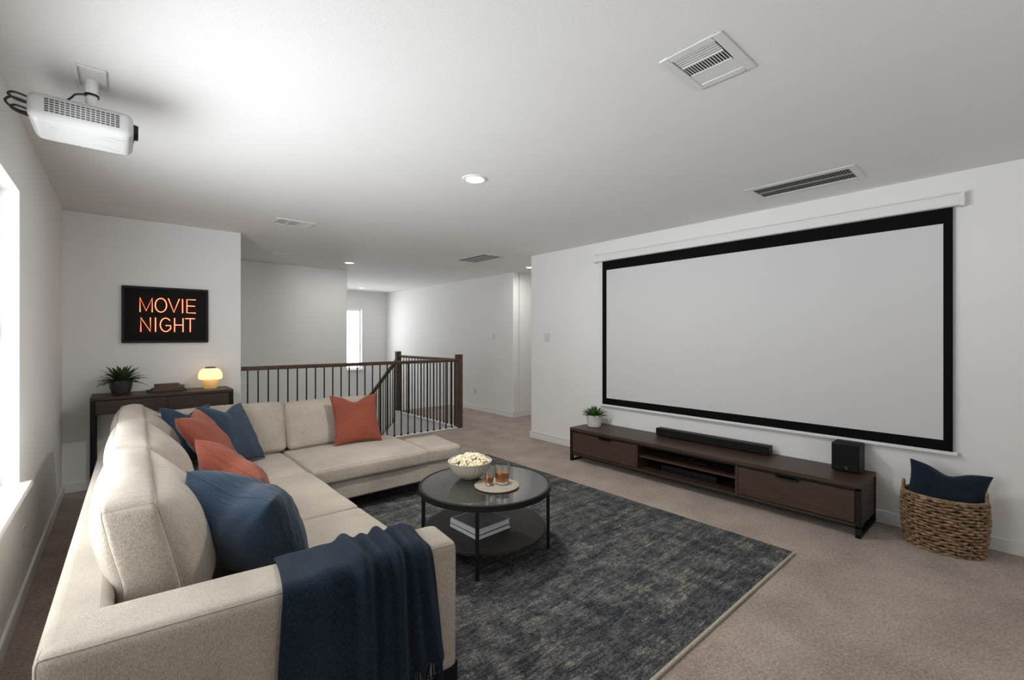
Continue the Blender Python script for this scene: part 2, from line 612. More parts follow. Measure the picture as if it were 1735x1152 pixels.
def thing(name, label, cat, loc=(0, 0, 0), rz=0.0, group=None):
    o = bpy.data.objects.new(name, None)
    o.empty_display_size = 0.1
    o.location = loc
    o.rotation_euler = (0, 0, rz)
    link(o)
    return tag(o, label, cat, group)


def struct(o):
    o['kind'] = 'structure'
    return o


def softpt(p, half, r, puff):
    base = Vector((p[0] * half[0], p[1] * half[1], p[2] * half[2]))
    inner = Vector([max(-(half[i] - r), min(half[i] - r, base[i])) for i in range(3)])
    d = base - inner
    if d.length > 1e-9:
        q = inner + d.normalized() * r
    else:
        q = base
    for k in range(3):
        if puff[k]:
            i, j = (k + 1) % 3, (k + 2) % 3
            q[k] += p[k] * puff[k] * max(0, 1 - p[i] ** 2) ** 0.7 * max(0, 1 - p[j] ** 2) ** 0.7
    return q


def soft(mb, c, half, r, puff=(0, 0, 0), n=22, warp=None, wob=0.0, seed=0.0, xf=None):
    """puffed, rounded block; returns a function that gives surface points for its seams"""
    c = Vector(c)

    def fn(p, out=0.0):
        q = softpt(p, half, r, puff)
        if wob:
            q = q + noise.noise_vector((q + Vector((seed, seed * 2, 0))) * 4.0) * wob
        if out:
            q = q + Vector([(1 if p[i] > 0.99 else -1 if p[i] < -0.99 else 0) for i in range(3)]).normalized() * out
        if warp:
            q = warp(q)
        q = q + c
        if xf is not None:
            q = xf @ q
        return q

    us = [math.sin(PI / 2 * (-1 + 2 * i / n)) for i in range(n + 1)]
    for ax in range(3):
        for sg in (-1, 1):
            vs, fs = [], []
            for a in us:
                for b in us:
                    p = [0, 0, 0]
                    p[ax] = sg
                    p[(ax + 1) % 3] = a
                    p[(ax + 2) % 3] = b
                    vs.append(fn(p))
            for i in range(n):
                for j in range(n):
                    q = (i * (n + 1) + j, (i + 1) * (n + 1) + j, (i + 1) * (n + 1) + j + 1, i * (n + 1) + j + 1)
                    fs.append(q if sg > 0 else q[::-1])
            mb.add(vs, fs)
    return fn


def seam(mb, fn, corners, r=0.003, n=24, closed=False, out=0.0):
    pts = []
    m = len(corners)
    rng = m if closed else m - 1
    for k in range(rng):
        a, b = Vector(corners[k]), Vector(corners[(k + 1) % m])
        for i in range(n):
            t = i / n
            t = (1 - math.cos(PI * t)) / 2
            pts.append(fn(a.lerp(b, t), out))
    if not closed:
        pts.append(fn(corners[-1], out))
    mb.tube(pts, r, 6, closed)


# ------------------------------------------------------------------ the setting
H = 2.6
T = 0.13
XL, XR = -0.405, 4.45

mb = MB()
mb.box(XL - T, YB - T, -0.3, XR + 0.0, 5.97, 0)
mb.box(XR, 4.6, -0.3, 8.3, 6.2, 0)
mb.box(4.06, 6.2, -0.3, 5.43, 8.12, 0)
mb.box(4.06, 5.97, -0.3, 4.45, 6.2, 0)
struct(mb.build('floor', 'carpet'))

mb = MB().box(XL - T - .1, YB - T, H, 8.3, 11.5, H + 0.12)
struct(mb.build('ceiling', 'ceiling'))

# left wall with its window opening
mb = MB()
y0, y1, z0, z1 = WL
mb.box(XL - T, YB - T, 0, XL, y0, H)
mb.box(XL - T, y1, 0, XL, 5.8, H)
mb.box(XL - T, y0, 0, XL, y1, z0)
mb.box(XL - T, y0, z1, XL, y1, H)
struct(mb.build('wall_left', 'wall'))

mb = MB()
x0, x1, z0, z1 = WR
mb.box(XL, YB - T, 0, x0, YB, H)
mb.box(x1, YB - T, 0, XR + T, YB, H)
mb.box(x0, YB - T, 0, x1, YB, z0)
mb.box(x0, YB - T, z1, x1, YB, H)
struct(mb.build('wall_rear', 'wall'))

struct(MB().box(XR, YB, 0, XR + T, 4.72, H).build('wall_right', 'wall', bevel=0.008))
struct(MB().box(XL - T, 5.8, -2.8, 1.015, 7.97, H).build('wall_front', 'wall', bevel=0.008))
struct(MB().box(1.015, 7.84, -2.8, 2.985, 11.33, H).build('wall_stairwell', 'wall', bevel=0.008))
mb = MB()
x0, x1, z0, z1 = WH
mb.box(2.985, 11.2, -2.8, x0, 11.33, H)
mb.box(x1, 11.2, -2.8, 5.43, 11.33, H)
mb.box(x0, 11.2, -2.8, x1, 11.33, z0)
mb.box(x0, 11.2, z1, x1, 11.33, H)
struct(mb.build('wall_far', 'wall'))
mb = MB()
mb.box(5.3, 6.08, -2.8, 5.43, 11.2, H)
mb.box(5.43, 6.08, 0, 8.3, 6.2, H)
struct(mb.build('wall_hall', 'wall', bevel=0.008))
mb = MB()
mb.box(XR + T, 4.59, 0, 8.3, 4.72, H)
mb.box(8.3, 4.59, 0, 8.4, 6.2, H)
struct(mb.build('wall_passage', 'wall'))
# inner faces of the stair opening, below the landing floor
mb = MB()
mb.box(4.03, 5.99, -2.8, 4.06, 8.12, -0.0)
mb.box(1.015, 5.955, -2.8, 4.06, 5.99, -0.0)
struct(mb.build('wall_opening', 'trim'))
struct(MB().box(0.9, 5.9, -2.9, 5.43, 11.3, -2.8).build('floor_lower', 'carpet'))
# first flight away from the camera, landing, wall between the flights
mb = MB()
z = 0
for k in range(7):
    z -= 0.18
    mb.box(4.1, 8.12 + k * 0.27, z - 0.3, 5.3, 8.12 + (k + 1) * 0.27 + 0.02, z)
mb.box(2.985, 8.12 + 7 * 0.27, z - 0.2, 5.3, 11.2, z)
for k in range(7):
    z -= 0.18
    mb.box(2.985, 10.0 - (k + 1) * 0.27, z - 0.3, 4.0, 10.02 - k * 0.27, z)
o = struct(mb.build('floor_stairs', 'carpet', bevel=0.012))
# sloping side wall with a white cap under the sloping balusters
mb = MB()
poly = [(8.12, -.22), (8.12, -2.8), (10.0, -2.8), (10.0, -1.47)]
vs = [(4.0, y, z) for y, z in poly] + [(4.1, y, z) for y, z in poly]
n = len(poly)
mb.add(vs, [tuple(range(n)), tuple(range(n, 2 * n))[::-1]] + [(i, (i + 1) % n, n + (i + 1) % n, n + i) for i in range(n)])
struct(mb.build('wall_stairs', 'trim'))

# skirting
bb = [('baseboard_left', [(XL, YB, XL + .014, 5.8)]),
      ('baseboard_right', [(XR - .014, YB, XR, 4.734), (XR - .014, 4.72, 8.2, 4.734)]),
      ('baseboard_front', [(XL + .014, 5.786, 1.015, 5.8)]),
      ('baseboard_hall', [(5.286, 6.066, 5.3, 8.10), (5.286, 6.066, 8.2, 6.08)])]
for nm, bs in bb:
    mb = MB()
    for (a, b_, c_, d_) in bs:
        mb.box(a, b_, 0, c_, d_, 0.088)
    struct(mb.build(nm, 'trim', bevel=0.004))
# white nosing around the opening
mb = MB()
mb.box(1.015, 5.93, 0, 4.10, 6.0, 0.018)
mb.box(4.0, 6.0, 0, 4.10, 8.12, 0.018)
struct(mb.build('trim_opening', 'trim', bevel=0.004))


def window(name, axis, a0, a1, z0, z1, d, sgn, blind=True):
    """frame, sash bars and pane in the outer part of the wall; axis = the wall's own axis"""
    def P3(a, dd, z):
        return (dd, a, z) if axis == 'Y' else (a, dd, z)
    root = bpy.data.objects.new(name, None)
    link(root)
    root['kind'] = 'structure'

    def bx(mb, a, b, za, zb, da, db):
        p, q = P3(a, da, za), P3(b, db, zb)
        mb.box(min(p[0], q[0]), min(p[1], q[1]), za, max(p[0], q[0]), max(p[1], q[1]), zb)
    o0, o1 = d, d + sgn * 0.05
    fr = MB()
    bx(fr, a0, a0 + .04, z0, z1, o0, o1)
    bx(fr, a1 - .04, a1, z0, z1, o0, o1)
    bx(fr, a0 + .04, a1 - .04, z0, z0 + .04, o0, o1)
    bx(fr, a0 + .04, a1 - .04, z1 - .04, z1, o0, o1)
    zm = (z0 + z1) / 2
    if blind:
        bx(fr, a0 + .04, a1 - .04, zm - .02, zm + .02, o0, o1)
    f = fr.build('window_frame', 'trim', root, bevel=0.003)
    pn = MB()
    mid = d + sgn * 0.025
    bx(pn, a0 + .04, a1 - .04, z0 + .04, z1 - .04, mid, mid + sgn * 0.005)
    pn.build('window_pane', 'pane', root)
    return root


wl = window('window_1', 'Y', *WL, XL - 0.08, -1)
MB().box(XL - 0.08, WL[0] - .03, WL[2] - .02, XL + 0.045, WL[1] + .035, WL[2] + .012).build('window_sill', 'trim', wl, bevel=0.004)
wr = window('window_rear_added', 'X', *WR, YB - 0.08, -1)  # unseen rear window, added to let more light into the room
MB().box(WR[0] - .03, YB - .08, WR[2] - .02, WR[1] + .03, YB + .04, WR[2] + .01).build('window_sill', 'trim', wr, bevel=0.004)
wh = window('window_3', 'X', *WH, 11.28, 1, blind=False)
MB().box(WH[0] - .03, 11.14, WH[2] - .03, WH[1] + .05, 11.28, WH[2] + .01).build('window_sill', 'trim', wh, bevel=0.004)


# ------------------------------------------------------------------ balustrade
rail = thing('stair_railing', 'dark walnut stair railing with black metal balusters around the stair opening', 'railing', (1.015, 5.96, 0))


def rl(o):
    """keep world coordinates for a child of the railing"""
    o.matrix_parent_inverse = Matrix.Translation((-1.015, -5.96, 0))
    return o


YR = 5.965
XN = 4.05
rl(MB().box(1.018, YR - .035, 1.045, XN - .04, YR + .035, 1.09).build('handrail', 'railwood', rail, bevel=0.01))
rl(MB().box(XN - .03, YR + .05, 1.045, XN + .03, 8.0, 1.09).build('handrail', 'railwood', rail, bevel=0.01))
mb = MB()
sl = 0.667
vs = []
for x in (XN - .03, XN + .03):
    for y, zz in ((8.08, 1.04), (8.08, .97), (9.95, .97 - sl * 1.87), (9.95, 1.04 - sl * 1.87)):
        vs.append((x, y, zz))
mb.add(vs, [(0, 1, 2, 3), (7, 6, 5, 4), (0, 4, 5, 1), (1, 5, 6, 2), (2, 6, 7, 3), (3, 7, 4, 0)])
rl(mb.build('handrail', 'railwood', rail, bevel=0.01))
rl(MB().box(1.017, YR - .06, .98, 1.035, YR + .06, 1.14).build('wall_rosette', 'railwood', rail, bevel=0.004))
for (x, y) in ((XN, YR), (XN, 8.04)):
    mb = MB()
    mb.box(x - .045, y - .045, 0.0, x + .045, y + .045, 1.15)
    rl(mb.build('newel_post', 'railwood', rail, bevel=0.005))
    rl(MB().box(x - .0462, y - .0462, 1.145, x + .0462, y + .0462, 1.16).build('newel_cap', 'railwood', rail, bevel=0.004))


def baluster_mesh(h):
    b = MB()
    b.box(-.0065, -.0065, 0, .0065, .0065, h)
    b.box(-.012, -.012, 0, .012, .012, .02)
    return b


b0 = rl(baluster_mesh(1.03).build('baluster', 'blackmetal', rail))
b0.location = (1.11, YR, .018)
k = 1
while 1.11 + .108 * k < XN - .06:
    c = b0.copy()
    COL.objects.link(c)
    c.location = (1.11 + .108 * k, YR, .018)
    k += 1
y = YR + .12
while y < 7.96:
    c = b0.copy()
    COL.objects.link(c)
    c.location = (XN, y, .018)
    y += .108
s0 = None
y = 8.16
while y < 9.9:
    if s0 is None:
        s0 = rl(baluster_mesh(1.18).build('baluster', 'blackmetal', rail))
        c = s0
    else:
        c = s0.copy()
        COL.objects.link(c)
    c.location = (XN, y, -.215 - sl * (y - 8.12))
    y += .108

# ------------------------------------------------------------------ ceiling fittings
def can_light(x, y, label, r=0.062, power=10.0):
    t = thing('recessed_light', label, 'ceiling light', (x, y, H), 0, 'recessed ceiling lights')
    MB().lathe([(r, .0), (r, -.004), (r + .012, -.010), (r + .028, -.006), (r + .030, 0)], seg=48).build('trim_ring', 'trim', t)
    MB().lathe([(0.0001, -.003), (r, -.003)], seg=48).build('lamp_disc', 'led', t)
    d = bpy.data.lights.new('downlight', 'AREA')
    d.shape = 'DISK'
    d.size = 0.12
    d.spread = PI * .97
    d.energy = power
    d.color = (1, .975, .94)
    o = bpy.data.objects.new('downlight', d)
    link(o)
    o.location = (x, y, H - .02)
    return t


can_light(1.973, 2.701, 'round recessed ceiling light nearest the camera, between projector and long vent', power=28)
can_light(2.706, 7.017, 'round recessed ceiling light over the stair opening', 0.06, 5)
can_light(4.30, 10.4, 'small recessed ceiling light deep over the stairs by the narrow window', 0.06, 2.2)
can_light(5.16, 5.50, 'recessed ceiling light half hidden by the end of the screen wall', 0.06, 8)


def vent_frame(t, sx, sy, hx, hy, b=0.03):
    m_ = MB()
    z0_, z1_ = -0.008, 0
    m_.box(-sx / 2, -sy / 2, z0_, sx / 2, -hy, z1_)
    m_.box(-sx / 2, hy, z0_, sx / 2, sy / 2, z1_)
    m_.box(-sx / 2, -hy, z0_, -hx, hy, z1_)
    m_.box(hx, -hy, z0_, sx / 2, hy, z1_)
    m_.build('vent_frame', 'vent', t, bevel=0.003)
    MB().box(-hx, -hy, -0.0015, hx, hy, -0.0005).build('duct_shade_plate', 'ventdark', t)  # flat dark plate; the shade of a duct recess put into colour


# vent A: square, three banks
t = thing('ceiling_vent', 'square white ceiling register with three louvre banks, nearest the camera', 'vent', (1.893, 0.910, H), 0, 'ceiling vents')
vent_frame(t, .335, .262, .128, .094)
mb = MB()
for i in range(5):                                   # left bank: long slats with thin dark gaps
    x = -.122 + i * .0165
    mb.box(x, -.088, -.0055, x + .0095, .088, -.003)
for i in range(15):                                  # middle bank: short fins
    y = -.084 + i * .012
    mb.box(-.046, y - .0018, -.005, .030, y + .0018, -.003)
mb.box(-.053, -.088, -.008, -.046, .088, -.001)
mb.box(.030, -.088, -.008, .037, .088, -.001)
for i in range(7):                                   # right bank: nearly closed slats
    x = .040 + i * .0122
    mb.box(x, -.094, -.0058, x + .0112, .094, -.003)
mb.box(.036, -.094, -.004, .128, .094, -.002)
mb.build('louvre', 'vent', t)

# vent B: long return grille with two rows of fins
t = thing('ceiling_vent', 'long white ceiling grille of two dark finned rows above the projector screen', 'vent', (3.922, 1.15, H), 0, 'ceiling vents')
vent_frame(t, .36, .72, .125, .315)
mb = MB()
mb.box(-.006, -.315, -.008, .006, .315, -.001)
for i in range(36):
    y = -.306 + i * .01748
    mb.box(-.125, y - .0017, -.0045, .125, y + .0017, -.003)
mb.build('louvre', 'ventfin', t)

# vent C: register over the sofa corner
t = thing('ceiling_vent', 'small white ceiling register left of centre above the back of the sofa', 'vent', (1.335, 4.96, H), 0, 'ceiling vents')
vent_frame(t, .37, .27, .15, .10)
mb = MB()
for i in range(9):
    y = -.094 + i * .0235
    mb.box(-.15, y - .002, -.005, -.061, y + .002, -.003)
for i in range(12):
    x = -.044 + i * .0075
    mb.box(x, -.10, -.005, x + .0035, .10, -.003)
for i in range(9):
    y = -.097 + i * .0235
    mb.box(.056, y, -.005, .15, y + .015, -.003)
for x in (-.055, .05):
    mb.box(x - .006, -.10, -.009, x + .006, .10, -.001)
mb.build('louvre', 'vent', t)

# vent D: return grille near the hall
t = thing('ceiling_vent', 'grey slatted ceiling grille beside the end of the screen wall', 'vent', (4.01, 5.37, H), 0, 'ceiling vents')
vent_frame(t, .40, .74, .165, .33)
mb = MB()
for i in range(18):
    x = -.158 + i * .0183
    mb.box(x, -.33, -.005, x + .0075, .33, -.003)
mb2 = MB()
for x in (-.055, .055):
    mb2.box(x - .004, -.33, -.0085, x + .004, .33, -.001)
mb2.build('divider', 'vent', t)
mb.build('louvre', 'ventfin', t)

# vent E: faint plate above the stairwell
t = thing('ceiling_vent', 'faint flat white ceiling register above the left of the stairwell', 'vent', (1.70, 6.90, H), 0, 'ceiling vents')
vent_frame(t, .27, .17, .10, .055)
mb = MB()
for i in range(7):
    mb.box(-.10, -.0065, -.004, .10, .0065, -.001, Matrix.Translation((0, -.048 + i * .016, -.002)))
mb.build('louvre', 'vent', t)

# ------------------------------------------------------------------ wall plates
def plate(name, label, cat, loc, rz, kind):
    t = thing(name, label, cat, loc, rz)
    wdt = .115 if kind == 'double' else .07
    MB().box(-wdt / 2, -.006, -.057, wdt / 2, 0, .057).build('cover_plate', 'offwhite', t, bevel=.002)
    if kind == 'outlet':
        for zz in (-.02, .02):
            MB().box(-.017, -.009, zz - .014, .017, -.006, zz + .014).build('socket', 'offwhite', t, bevel=.003)
    else:
        for xx in ((-.023, .023) if kind == 'double' else (0,)):
            MB().box(xx - .016, -.010, -.033, xx + .016, -.006, .033).build('rocker', 'offwhite', t, bevel=.002)
    return t


plate('light_switch', 'white double light switch on the wall left of the screen', 'switch', (XR, 4.397, 1.426), -PI / 2, 'double')
plate('light_switch', 'white switch high on the hall wall beyond the railing', 'switch', (5.3, 6.637, 1.447), -PI / 2, 'single')
plate('wall_outlet', 'white wall outlet low on the hall wall beyond the newel post', 'outlet', (5.3, 7.236, .361), -PI / 2, 'outlet')
plate('wall_outlet', 'white wall outlet under the window at the left edge', 'outlet', (XL, 3.597, .344), PI / 2, 'outlet')

# ------------------------------------------------------------------ projector screen
X = 4.42
t = thing('projector_screen', 'large pull-down projector screen with black border on the right wall', 'projector screen', (XR, 1.9, .62))
inv = Matrix.Translation((-XR, -1.9, -.62))


def ch(o, i):
    o.matrix_parent_inverse = i
    return o


o = MB().box(4.375, .315, 2.345, XR - .002, 3.53, 2.43).build('screen_casing', 'trim', t, bevel=.012, bseg=3)
ch(o, inv)
ch(MB().box(4.372, .308, 2.338, XR - .002, .335, 2.437).build('casing_end_cap', 'trim', t, bevel=.006), inv)
ch(MB().box(4.372, 3.51, 2.338, XR - .002, 3.537, 2.437).build('casing_end_cap', 'trim', t, bevel=.006), inv)
# black border as a frame around the viewing cloth
mb = MB()
mb.box(4.416, .370, .622, 4.420, 3.424, .70)
mb.box(4.416, .370, 2.238, 4.420, 3.424, 2.36)
mb.box(4.416, .370, .70, 4.420, .419, 2.238)
mb.box(4.416, 3.362, .70, 4.420, 3.424, 2.238)
ch(mb.build('border', 'blackcloth', t), inv)
ch(MB().box(4.4165, .417, .698, 4.4195, 3.364, 2.240).build('viewing_cloth', 'screen', t), inv)
ch(MB().box(4.405, .345, .598, 4.430, 3.45, .624).build('bottom_bar', 'trim', t, bevel=.006, bseg=3), inv)

# ------------------------------------------------------------------ media console
CX0, CX1, CY0, CY1, CZ = 3.955, 4.435, .80, 3.535, .384
t = thing('media_console', 'long low dark walnut media console with black metal frame under the screen', 'media console', (4.19, 2.14, 0))
inv = Matrix.Translation((-4.19, -2.14, 0))
ch(MB().box(CX0 - .004, CY0, CZ - .03, CX1, CY1, CZ).build('top', 'wood', t, bevel=.002), inv)
mb = MB()
fw = .032
for y in (CY0, CY1 - fw):          # end frames, closed loops down to the floor
    mb.box(CX0, y, 0.012, CX0 + fw, y + fw, CZ - .03)
    mb.box(CX1 - fw, y, 0.012, CX1, y + fw, CZ - .03)
    mb.box(CX0, y, 0, CX1, y + fw, .022)
mb.box(CX0, CY0, CZ - .048, CX0 + .02, CY1, CZ - .0305)
mb.box(CX0, CY0, .068, CX0 + .02, CY1, .082)
ch(mb.build('metal_frame', 'blackmetal', t, bevel=.0015), inv)
yd1, yd2 = 1.655, 2.64
mb = MB()
mb.box(CX0 + .02, CY0 + .005, .075, CX1 - .004, CY0 + .028, CZ - .031)
mb.box(CX0 + .02, CY1 - .028, .075, CX1 - .004, CY1 - .005, CZ - .031)
mb.box(CX0 + .003, CY0 + .03, .08, CX1 - .004, CY1 - .03, .098)
mb.box(CX1 - .014, CY0 + .03, .098, CX1 - .004, CY1 - .03, CZ - .031)
mb.box(CX0 + .003, yd1 - .012, .098, CX1 - .014, yd1 + .012, CZ - .031)
mb.box(CX0 + .003, yd2 - .012, .098, CX1 - .014, yd2 + .012, CZ - .031)
ch(mb.build('body', 'woodx', t, bevel=.0015), inv)
ch(MB().box(CX0 + .03, yd1 + .012, .215, CX1 - .014, yd2 - .012, .230).build('shelf', 'wood', t, bevel=.001), inv)
for (a, b_, hy) in ((CY0 + .036, yd1 - .014, 1.265), (yd2 + .014, CY1 - .036, 3.03)):
    d = ch(MB().box(CX0 + .004, a, .104, CX0 + .02, b_, CZ - .054).build('drawer_front', 'wood', t, bevel=.002), inv)
    hd = MB().box(CX0 - .010, hy - .09, CZ - .062, CX0 + .006, hy + .09, CZ - .0495)
    hd.box(CX0 - .010, hy - .075, CZ - .072, CX0 - .004, hy + .075, CZ - .0495)
    h_ = hd.build('handle', 'blackmetal', d, bevel=.002)

# equipment in the open bay
t = thing('media_player', 'flat dark media box on the lower shelf of the console', 'media player', (4.2, 2.14, .0985))
MB().box(-.12, -.26, .0, .12, .29, .062).build('case', 'black', t, bevel=.003)
MB().box(-.1215, -.25, .008, -.12, .0, .054).build('front_panel', 'lens', t)
MB().box(-.1215, .012, .008, -.12, .28, .054).build('front_panel', 'lens', t)
t = thing('remote_control', 'small dark remote handset on the middle shelf of the console', 'remote', (4.15, 2.08, .2302))
MB().box(-.03, -.09, .0, .03, .07, .018).build('handset', 'black', t, bevel=.006)
MB().box(-.014, -.03, .018, .014, .05, .0195).build('button_pad', 'ventgrille', t)

# soundbar
t = thing('soundbar', 'long black soundbar lying on the media console', 'soundbar', (4.345, 2.075, CZ))
MB().box(-.045, -.555, .006, .045, .555, .085).build('case', 'black', t, bevel=.006, bseg=3)
MB().box(-.048, -.545, .012, -.0445, .545, .079).build('front_grille', 'ventgrille', t, bevel=.002)
for y in (-.5, .5):
    MB().box(-.035, y - .03, 0, .035, y + .03, .007).build('foot', 'black', t)
MB().box(-.049, -.515, .014, -.047, -.513, .077).build('grille_seam', 'black', t)

# subwoofer
t = thing('subwoofer', 'black cube subwoofer on the near end of the media console', 'speaker', (4.325, .955, CZ))
MB().box(-.085, -.09, .006, .085, .09, .222).build('cabinet', 'black', t, bevel=.008, bseg=3)
MB().box(-.090, -.083, .014, -.0845, .083, .214).build('front_grille', 'ventgrille', t, bevel=.003)
mb = MB()
mb.tube([(-.0905, -.004 + .009 * math.cos(a), .035 + .009 * math.sin(a)) for a in [0.9 + i * .45 for i in range(9)]], .0012, 5)
mb.build('logo', 'logo', t)
for x, y in ((-.06, -.06), (.06, -.06), (-.06, .06), (.06, .06)):
    MB().lathe([(.0001, 0), (.012, 0), (.012, .008)], (x, y, 0), 12).build('foot', 'black', t)


# ------------------------------------------------------------------ plants
def leaf(mb, base, az, el, length, width, droop, nseg=8, cup=.3):
    """one curved pointed blade with a folded midrib"""
    pts = []
    p = Vector(base)
    d_el = el
    for i in range(nseg + 1):
        t_ = i / nseg
        pts.append((p.copy(), d_el, t_))
        st = length / nseg
        p = p + Vector((math.cos(az) * math.cos(d_el), math.sin(az) * math.cos(d_el), math.sin(d_el))) * st
        d_el -= droop / nseg * (0.4 + 1.2 * t_)
    side = Vector((-math.sin(az), math.cos(az), 0))
    vs = []
    for (p, e_, t_) in pts:
        wd = width * (math.sin(PI * min(1, (t_ * .86 + .14))) ** .8) * (1 if t_ < 1 else 0.02)
        up = Vector((-math.cos(az) * math.sin(e_), -math.sin(az) * math.sin(e_), math.cos(e_)))
        vs += [p - side * wd + up * wd * cup, p - up * wd * .08, p + side * wd + up * wd * cup]
    fs = []
    for i in range(nseg):
        a = i * 3
        fs += [(a, a + 1, a + 4, a + 3), (a + 1, a + 2, a + 5, a + 4)]
    mb.add(vs, fs)


# charcoal pot with dark leafy plant on the console table
CT = 0.90
t = thing('potted_plant', 'dark green leafy plant in a charcoal pot on the console table', 'plant', (.0, 5.60, CT))
MB().lathe([(.0001, 0), (.058, 0), (.066, .008), (.080, .06), (.088, .125), (.084, .128), (.078, .12), (.074, .10), (.0001, .10)], seg=40).build('pot', 'potgrey', t)
MB().lathe([(.0001, .108), (.04, .107), (.075, .102)], seg=24).build('soil', 'soil', t)
mb = MB()
r2 = random.Random(3)
for k in range(44):
    az = k * 2.399 + r2.uniform(-.2, .2)
    q = k / 44
    el = 1.35 - 1.15 * q + r2.uniform(-.12, .12)
    leaf(mb, (math.cos(az) * .02, math.sin(az) * .02, .10), az, el, r2.uniform(.15, .20) * (1.0 + .05 * q), .0185, .35 + .95 * q, 9)
mb.build('leaves', 'leafdark', t, weld=False, smooth=True, angle=80)

t = thing('potted_plant', 'small green succulent in a white pot on the far end of the media console', 'plant', (4.20, 3.375, CZ))
t.scale = (1.45, 1.45, 1.35)
MB().lathe([(.0001, 0), (.048, 0), (.054, .006), (.060, .05), (.064, .10), (.060, .103), (.055, .095), (.053, .085), (.0001, .085)], seg=40).build('pot', 'potwhite', t)
MB().lathe([(.0001, .092), (.03, .091), (.054, .087)], seg=24).build('soil', 'soil', t)
mb = MB()
r2 = random.Random(5)
for k in range(80):
    az = k * 2.399 + r2.uniform(-.2, .2)
    q = k / 80
    el = 1.45 - 1.25 * q + r2.uniform(-.1, .1)
    leaf(mb, (math.cos(az) * .03 * q, math.sin(az) * .03 * q, .088), az, el, r2.uniform(.075, .105), .0085, .15 + .3 * q, 6, .5)
mb.build('leaves', 'leafgreen', t, weld=False, angle=80)

# ------------------------------------------------------------------ console table behind the sofa
t = thing('console_table', 'narrow dark walnut console table against the wall under the neon sign', 'console table', (.335, 5.56, 0))
inv = Matrix.Translation((-.335, -5.56, 0))
TX0, TX1, TY0, TY1 = -.205, .872, 5.37, 5.775
ch(MB().box(TX0, TY0, CT - .026, TX1, TY1, CT).build('top', 'woodx', t, bevel=.002), inv)
for x in (TX0, TX1 - .035):
    for y in (TY0, TY1 - .035):
        ch(MB().box(x, y, 0, x + .035, y + .035, CT - .026).build('leg', 'blackmetal', t, bevel=.002), inv)
mb = MB()
mb.box(TX0 + .035, TY0 + .012, .745, TX1 - .035, TY1, .757)
mb.box(TX0 + .035, TY1 - .014, .757, TX1 - .035, TY1, CT - .026)
mb.box(TX0 + .035, TY0 + .012, .757, TX0 + .045, TY1 - .014, CT - .026)
mb.box(TX1 - .045, TY0 + .012, .757, TX1 - .035, TY1 - .014, CT - .026)
mb.box(.325, TY0 + .012, .757, .345, TY1 - .014, CT - .026)
ch(mb.build('drawer_case', 'woodx', t, bevel=.001), inv)
for a, b_ in ((TX0 + .037, .33), (.34, TX1 - .037)):
    ch(MB().box(a, TY0 + .004, .748, b_, TY0 + .014, CT - .031).build('drawer_front', 'woodx', t, bevel=.002), inv)
for y in (TY0 + .006, TY1 - .028):
    ch(MB().box(TX0 + .035, y, .10, TX1 - .035, y + .022, .12).build('stretcher', 'blackmetal', t, bevel=.002), inv)


# stacked things on the console table
def book(name, label, cat, loc, rz, sx, sy, h, cover, group=None, top=None):
    t = thing(name, label, cat, loc, rz, group)
    c = MB()
    th = .0025
    c.box(-sx / 2, -sy / 2, 0, sx / 2, sy / 2, th)
    if top is None:
        c.box(-sx / 2, -sy / 2, h - th, sx / 2, sy / 2, h)
    else:
        MB().box(-sx / 2, -sy / 2, h - .004, sx / 2, sy / 2, h).build('gap_shade_cover', top, t, bevel=.0008)  # dark plate standing in for the shade line between stacked books
    c.box(-sx / 2, -sy / 2, th, -sx / 2 + th, sy / 2, h - th)
    c.build('cover', cover, t, bevel=.0008)
    MB().box(-sx / 2 + th, -sy / 2 + .005, th, sx / 2 - .005, sy / 2 - .005, h - th).build('pages', 'books_brown' if cover.startswith('books') else 'paper', t)
    return t


t = thing('tray', 'flat dark tray under the books on the console table', 'tray', (.34, 5.60, CT))
MB().box(-.155, -.085, 0, .155, .085, .007).build('tray_base', 'marble', t, bevel=.002)
mb = MB()
mb.box(-.155, -.085, .007, .155, -.079, .016)
mb.box(-.155, .079, .007, .155, .085, .016)
mb.box(-.155, -.079, .007, -.149, .079, .016)
mb.box(.149, -.079, .007, .155, .079, .016)
mb.build('tray_rim', 'marble', t, bevel=.001)
book('book', 'lowest dark book in the stack on the console table tray', 'book', (.35, 5.60, CT + .0075), .03, .25, .14, .026, 'books_dark', 'books on the console table')
book('book', 'brown book in the middle of the stack on the console table', 'book', (.365, 5.60, CT + .0337), -.12, .235, .14, .022, 'books_brown', 'books on the console table')
book('book', 'topmost slim dark book of the stack on the console table', 'book', (.345, 5.60, CT + .0559), .10, .19, .12, .016, 'books_dark', 'books on the console table')

# mushroom lamp
t = thing('table_lamp', 'glowing mushroom-shaped glass table lamp on the console table', 'lamp', (.70, 5.58, CT))
prof = [(.0001, 0), (.048, 0), (.058, .006), (.070, .030), (.074, .052), (.068, .078), (.052, .094), (.044, .10), (.012, .10), (.012, .13), (.0001, .13)]
MB().lathe(prof, seg=72, rib=lambda a, z: .018 * math.cos(24 * a)).build('lamp_base', 'lampbase', t)
prof = [(.085, .098), (.094, .097), (.103, .106), (.107, .125), (.104, .155), (.092, .185), (.070, .205), (.045, .213)]
MB().lathe(prof, seg=56).build('lamp_shade', 'lampshade', t)
MB().lathe([(.052, .210), (.050, .220), (.038, .226), (.0001, .227)], seg=40).build('shade_cap', 'brass', t)
d = bpy.data.lights.new('lamp_bulb', 'POINT')
d.energy = 0.5
d.color = (1.0, .68, .38)
d.shadow_soft_size = .03
o = bpy.data.objects.new('lamp_bulb', d)
link(o)
o.location = (.70, 5.58, CT + .155)

